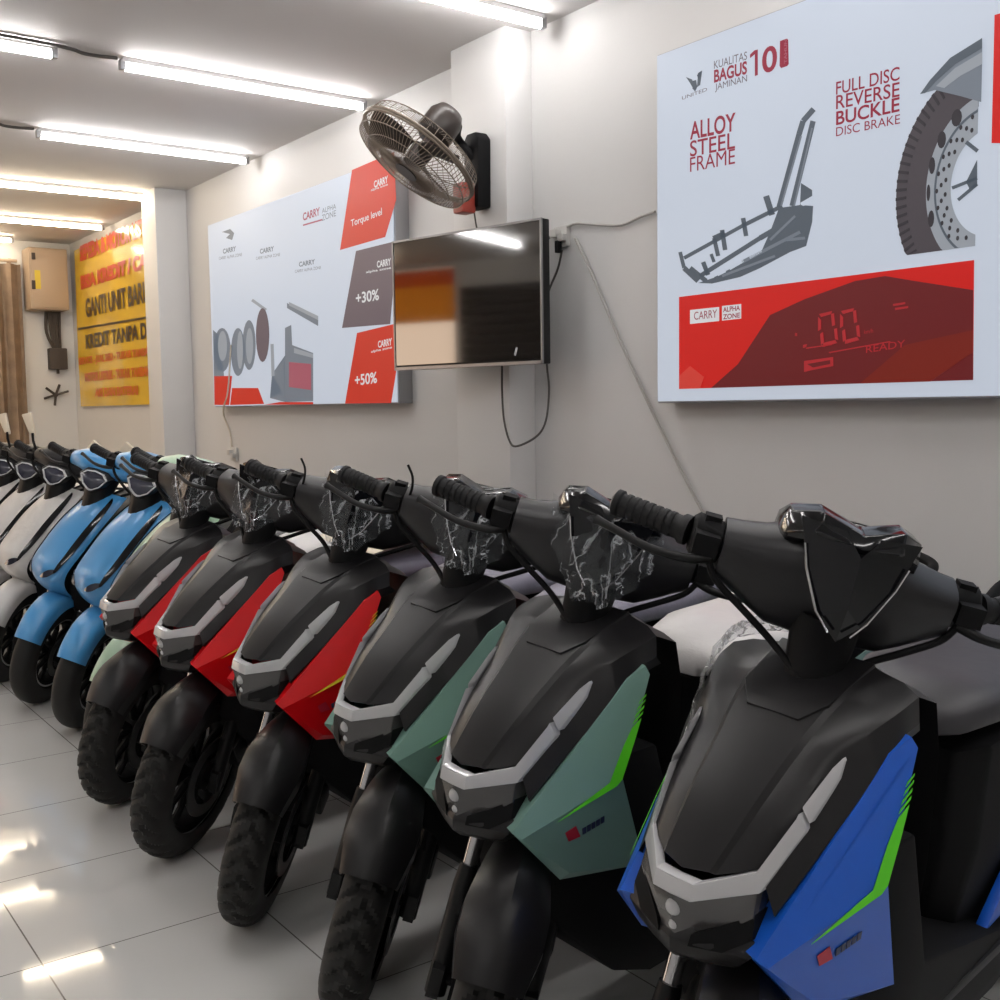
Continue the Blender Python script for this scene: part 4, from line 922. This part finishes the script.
FIXED = {'rear_tyre': None, 'rear_rim': 'rear_tyre', 'swing_arm': None, 'rear_shock': None, 'side_stand': None, 'hood': None, 'hood_plate': 'hood', 'light_bar': None, 'headlamp': None, 'projector': 'headlamp', 'grille': None, 'chin': None,
         'cowl_l': None, 'cowl_r': None, 'stripe_l': 'cowl_l', 'stripe_r': 'cowl_r', 'badge_l': 'cowl_l', 'badge_r': 'cowl_r', 'badge_text_l': 'cowl_l', 'badge_text_r': 'cowl_r',
         'lower_fairing': None, 'floorboard': None, 'under_seat_body': None, 'seat': None, 'tail_l': None, 'tail_r': None, 'tail_stripe_l': 'tail_l', 'tail_stripe_r': 'tail_r', 'belly_l': None, 'belly_r': None,
         'tail_light': None, 'grab_rail': None, 'rear_mudguard': None, 'number_plate': 'rear_mudguard', 'apron': None, 'slit': 'apron', 'slit_r': 'apron', 'turn_signal': 'apron', 'turn_signal_r': 'apron', 'leg_shield': None}
def scooter(kit, x, y, label, repl, heading=9.5, lean=7.0, steer=39.0, skip=(), e=0.02):
    rot = Matrix.Rotation(R(-90 + heading), 4, 'Z') @ Matrix.Rotation(R(-lean), 4, 'X')
    hl = Vector((math.cos(R(heading)), math.sin(R(heading)), 0))
    S = Matrix.Translation(HEAD) @ Matrix.Rotation(R(steer), 4, STEER_AXIS) @ Matrix.Translation(-HEAD)
    zf = min((rot @ (S @ v.co)).z for v in PARTS[(kit, 'front_tyre')][1].vertices)
    root = tag(empty('scooter', Vector((x, y, -zf)) + hl * e), label, 'scooter', 'electric scooters parked in a row')
    rv = min(((rot @ v.co).z - zf, v.index) for v in PARTS[(kit, 'rear_tyre')][1].vertices)
    pitch = math.atan2(rv[0], 1.30)
    root.matrix_basis = Matrix.Translation(root.location) @ rot @ Matrix.Rotation(-pitch, 4, 'Y')
    made = {}
    steered = dict(STEERED); fixed = dict(FIXED)
    if kit == 'B': steered['headlamp'] = None; fixed.pop('headlamp')
    for table, mtx in ((steered, S), (fixed, None)):
        for key, par in table.items():
            if (kit, key) not in PARTS or key in skip: continue
            name, me = PARTS[(kit, key)]
            p = made.get(par) if par else None
            o = link(name, me, p or root, mtx if p is None else None); made[key] = o
            for sl in o.material_slots:
                src = sl.material.name
                if key in repl or src in repl:
                    m2 = M(repl.get(key, repl.get(src))); sl.link = 'OBJECT'; sl.material = m2
    return root, made
mint = {'paint_blue': 'paint_mint', 'seat': 'seat_wrapped'}
red = {'paint_blue': 'paint_red', 'stripe_lime': 'stripe_yellow', 'seat': 'seat_white'}
CLEAR = ('visor_film', 'loose_cable')
s1, p1 = scooter('A', -1.049, .991, 'black fronted scooter with blue side panels, nearest in the row', {'seat': 'seat_black'}, skip=CLEAR, steer=38)
s2, p2 = scooter('A', -1.549, .998, 'grey green sided black scooter beside the blue sided one', dict(mint, seat='seat_white'), skip=('loose_cable',))
s3, p3 = scooter('A', -2.002, 1.042, 'grey green sided black scooter beside the nearest red sided one', mint)
s4, p4 = scooter('A', -2.494, 1.033, 'red sided black scooter with grey wrapped seat, beside a grey green one', dict(red, seat='seat_wrapped'))
s5, p5 = scooter('A', -2.999, 1.021, 'red sided black scooter with pale paper on its seat, middle of three', dict(red, seat='seat_wrapped'), steer=29, skip=('loose_cable',))
s6, p6 = scooter('A', -3.518, 1.028, 'red sided black scooter right in front of the pale mint one', red, steer=29, skip=('loose_cable',))
BS = ('loose_cable', 'tail_stripe_l', 'tail_stripe_r')
sky = {'paint_blue': 'paint_sky', 'seat': 'seat_black'}
pm_ = {'paint_sky': 'paint_pale_mint', 'paint_blue': 'paint_pale_mint', 'grab_rail': 'paint_pale_mint'}
NM = ('mirror_stem_l', 'mirror_stem_r', 'mirror_l', 'mirror_r')
scooter('B', -3.97, 1.16, 'pale mint rounded scooter half hidden between red and light blue ones', pm_, steer=30, lean=9, skip=BS + NM)
scooter('B', -4.47, 1.17, 'light blue rounded scooter beside the pale mint one', sky, steer=34, lean=9, skip=BS + NM)
scooter('B', -4.97, 1.13, 'light blue rounded scooter beside the white wrapped ones', sky, steer=34, lean=9, skip=BS + NM)
sil = {'paint_sky': 'paint_silver', 'paint_blue': 'paint_silver', 'turn_signal': 'lens_dark', 'seat': 'seat_white', 'handlebar_cowl': 'cowl_black'}
for k, (x_, lab) in enumerate(((-5.48, 'white wrapped scooter directly behind the light blue pair'), (-6.0, 'white wrapped scooter, second behind the light blue pair'),
                               (-6.52, 'white wrapped scooter, third behind the light blue pair'), (-7.05, 'white wrapped scooter with a red cowl at the far left edge'))):
    scooter('B', x_, 1.10, lab, sil if k < 3 else dict(sil, handlebar_cowl='paint_red'), steer=34, lean=9, skip=BS if k < 2 else BS + NM)
# loose paper and film on the scooters

rows = []
for i in range(9):
    rows.append([(-.54 - .40 * i / 8, -.13 + .28 * j / 8, .830 + .022 * math.sin(math.pi * i / 8) + .006 * math.cos(j * .8)) for j in range(9)])
sheet = MB().grid(rows).mesh('paper_sheet', ['paper'], solid=.0015)
sh = link('paper_sheet', sheet)
sh.matrix_basis = s5.matrix_basis @ Matrix.Translation((0, 0, .012))
tag(sh, 'pale paper sheet lying on the seat of a red sided scooter', 'paper')

rnd = random.Random(11); rows = []
path = catmull([(-.09, -.100, .800), (-.16, -.128, .858), (-.23, -.150, .892), (-.29, -.140, .914), (-.315, -.09, .928), (-.32, -.03, .932)], 4)
for p in path:
    rows.append([(p[0] - .012 * (j - 2) + rnd.uniform(-.004, .004), p[1] * (1 + .05 * (j - 2)) + rnd.uniform(-.003, .003), p[2] + .006 - .010 * abs(j - 1) + rnd.uniform(-.004, .004)) for j in range(6)])
link('hood_wrapping_film', MB().grid(rows).mesh('hood_wrapping_film', ['film_dense'], sharp=25), s1)
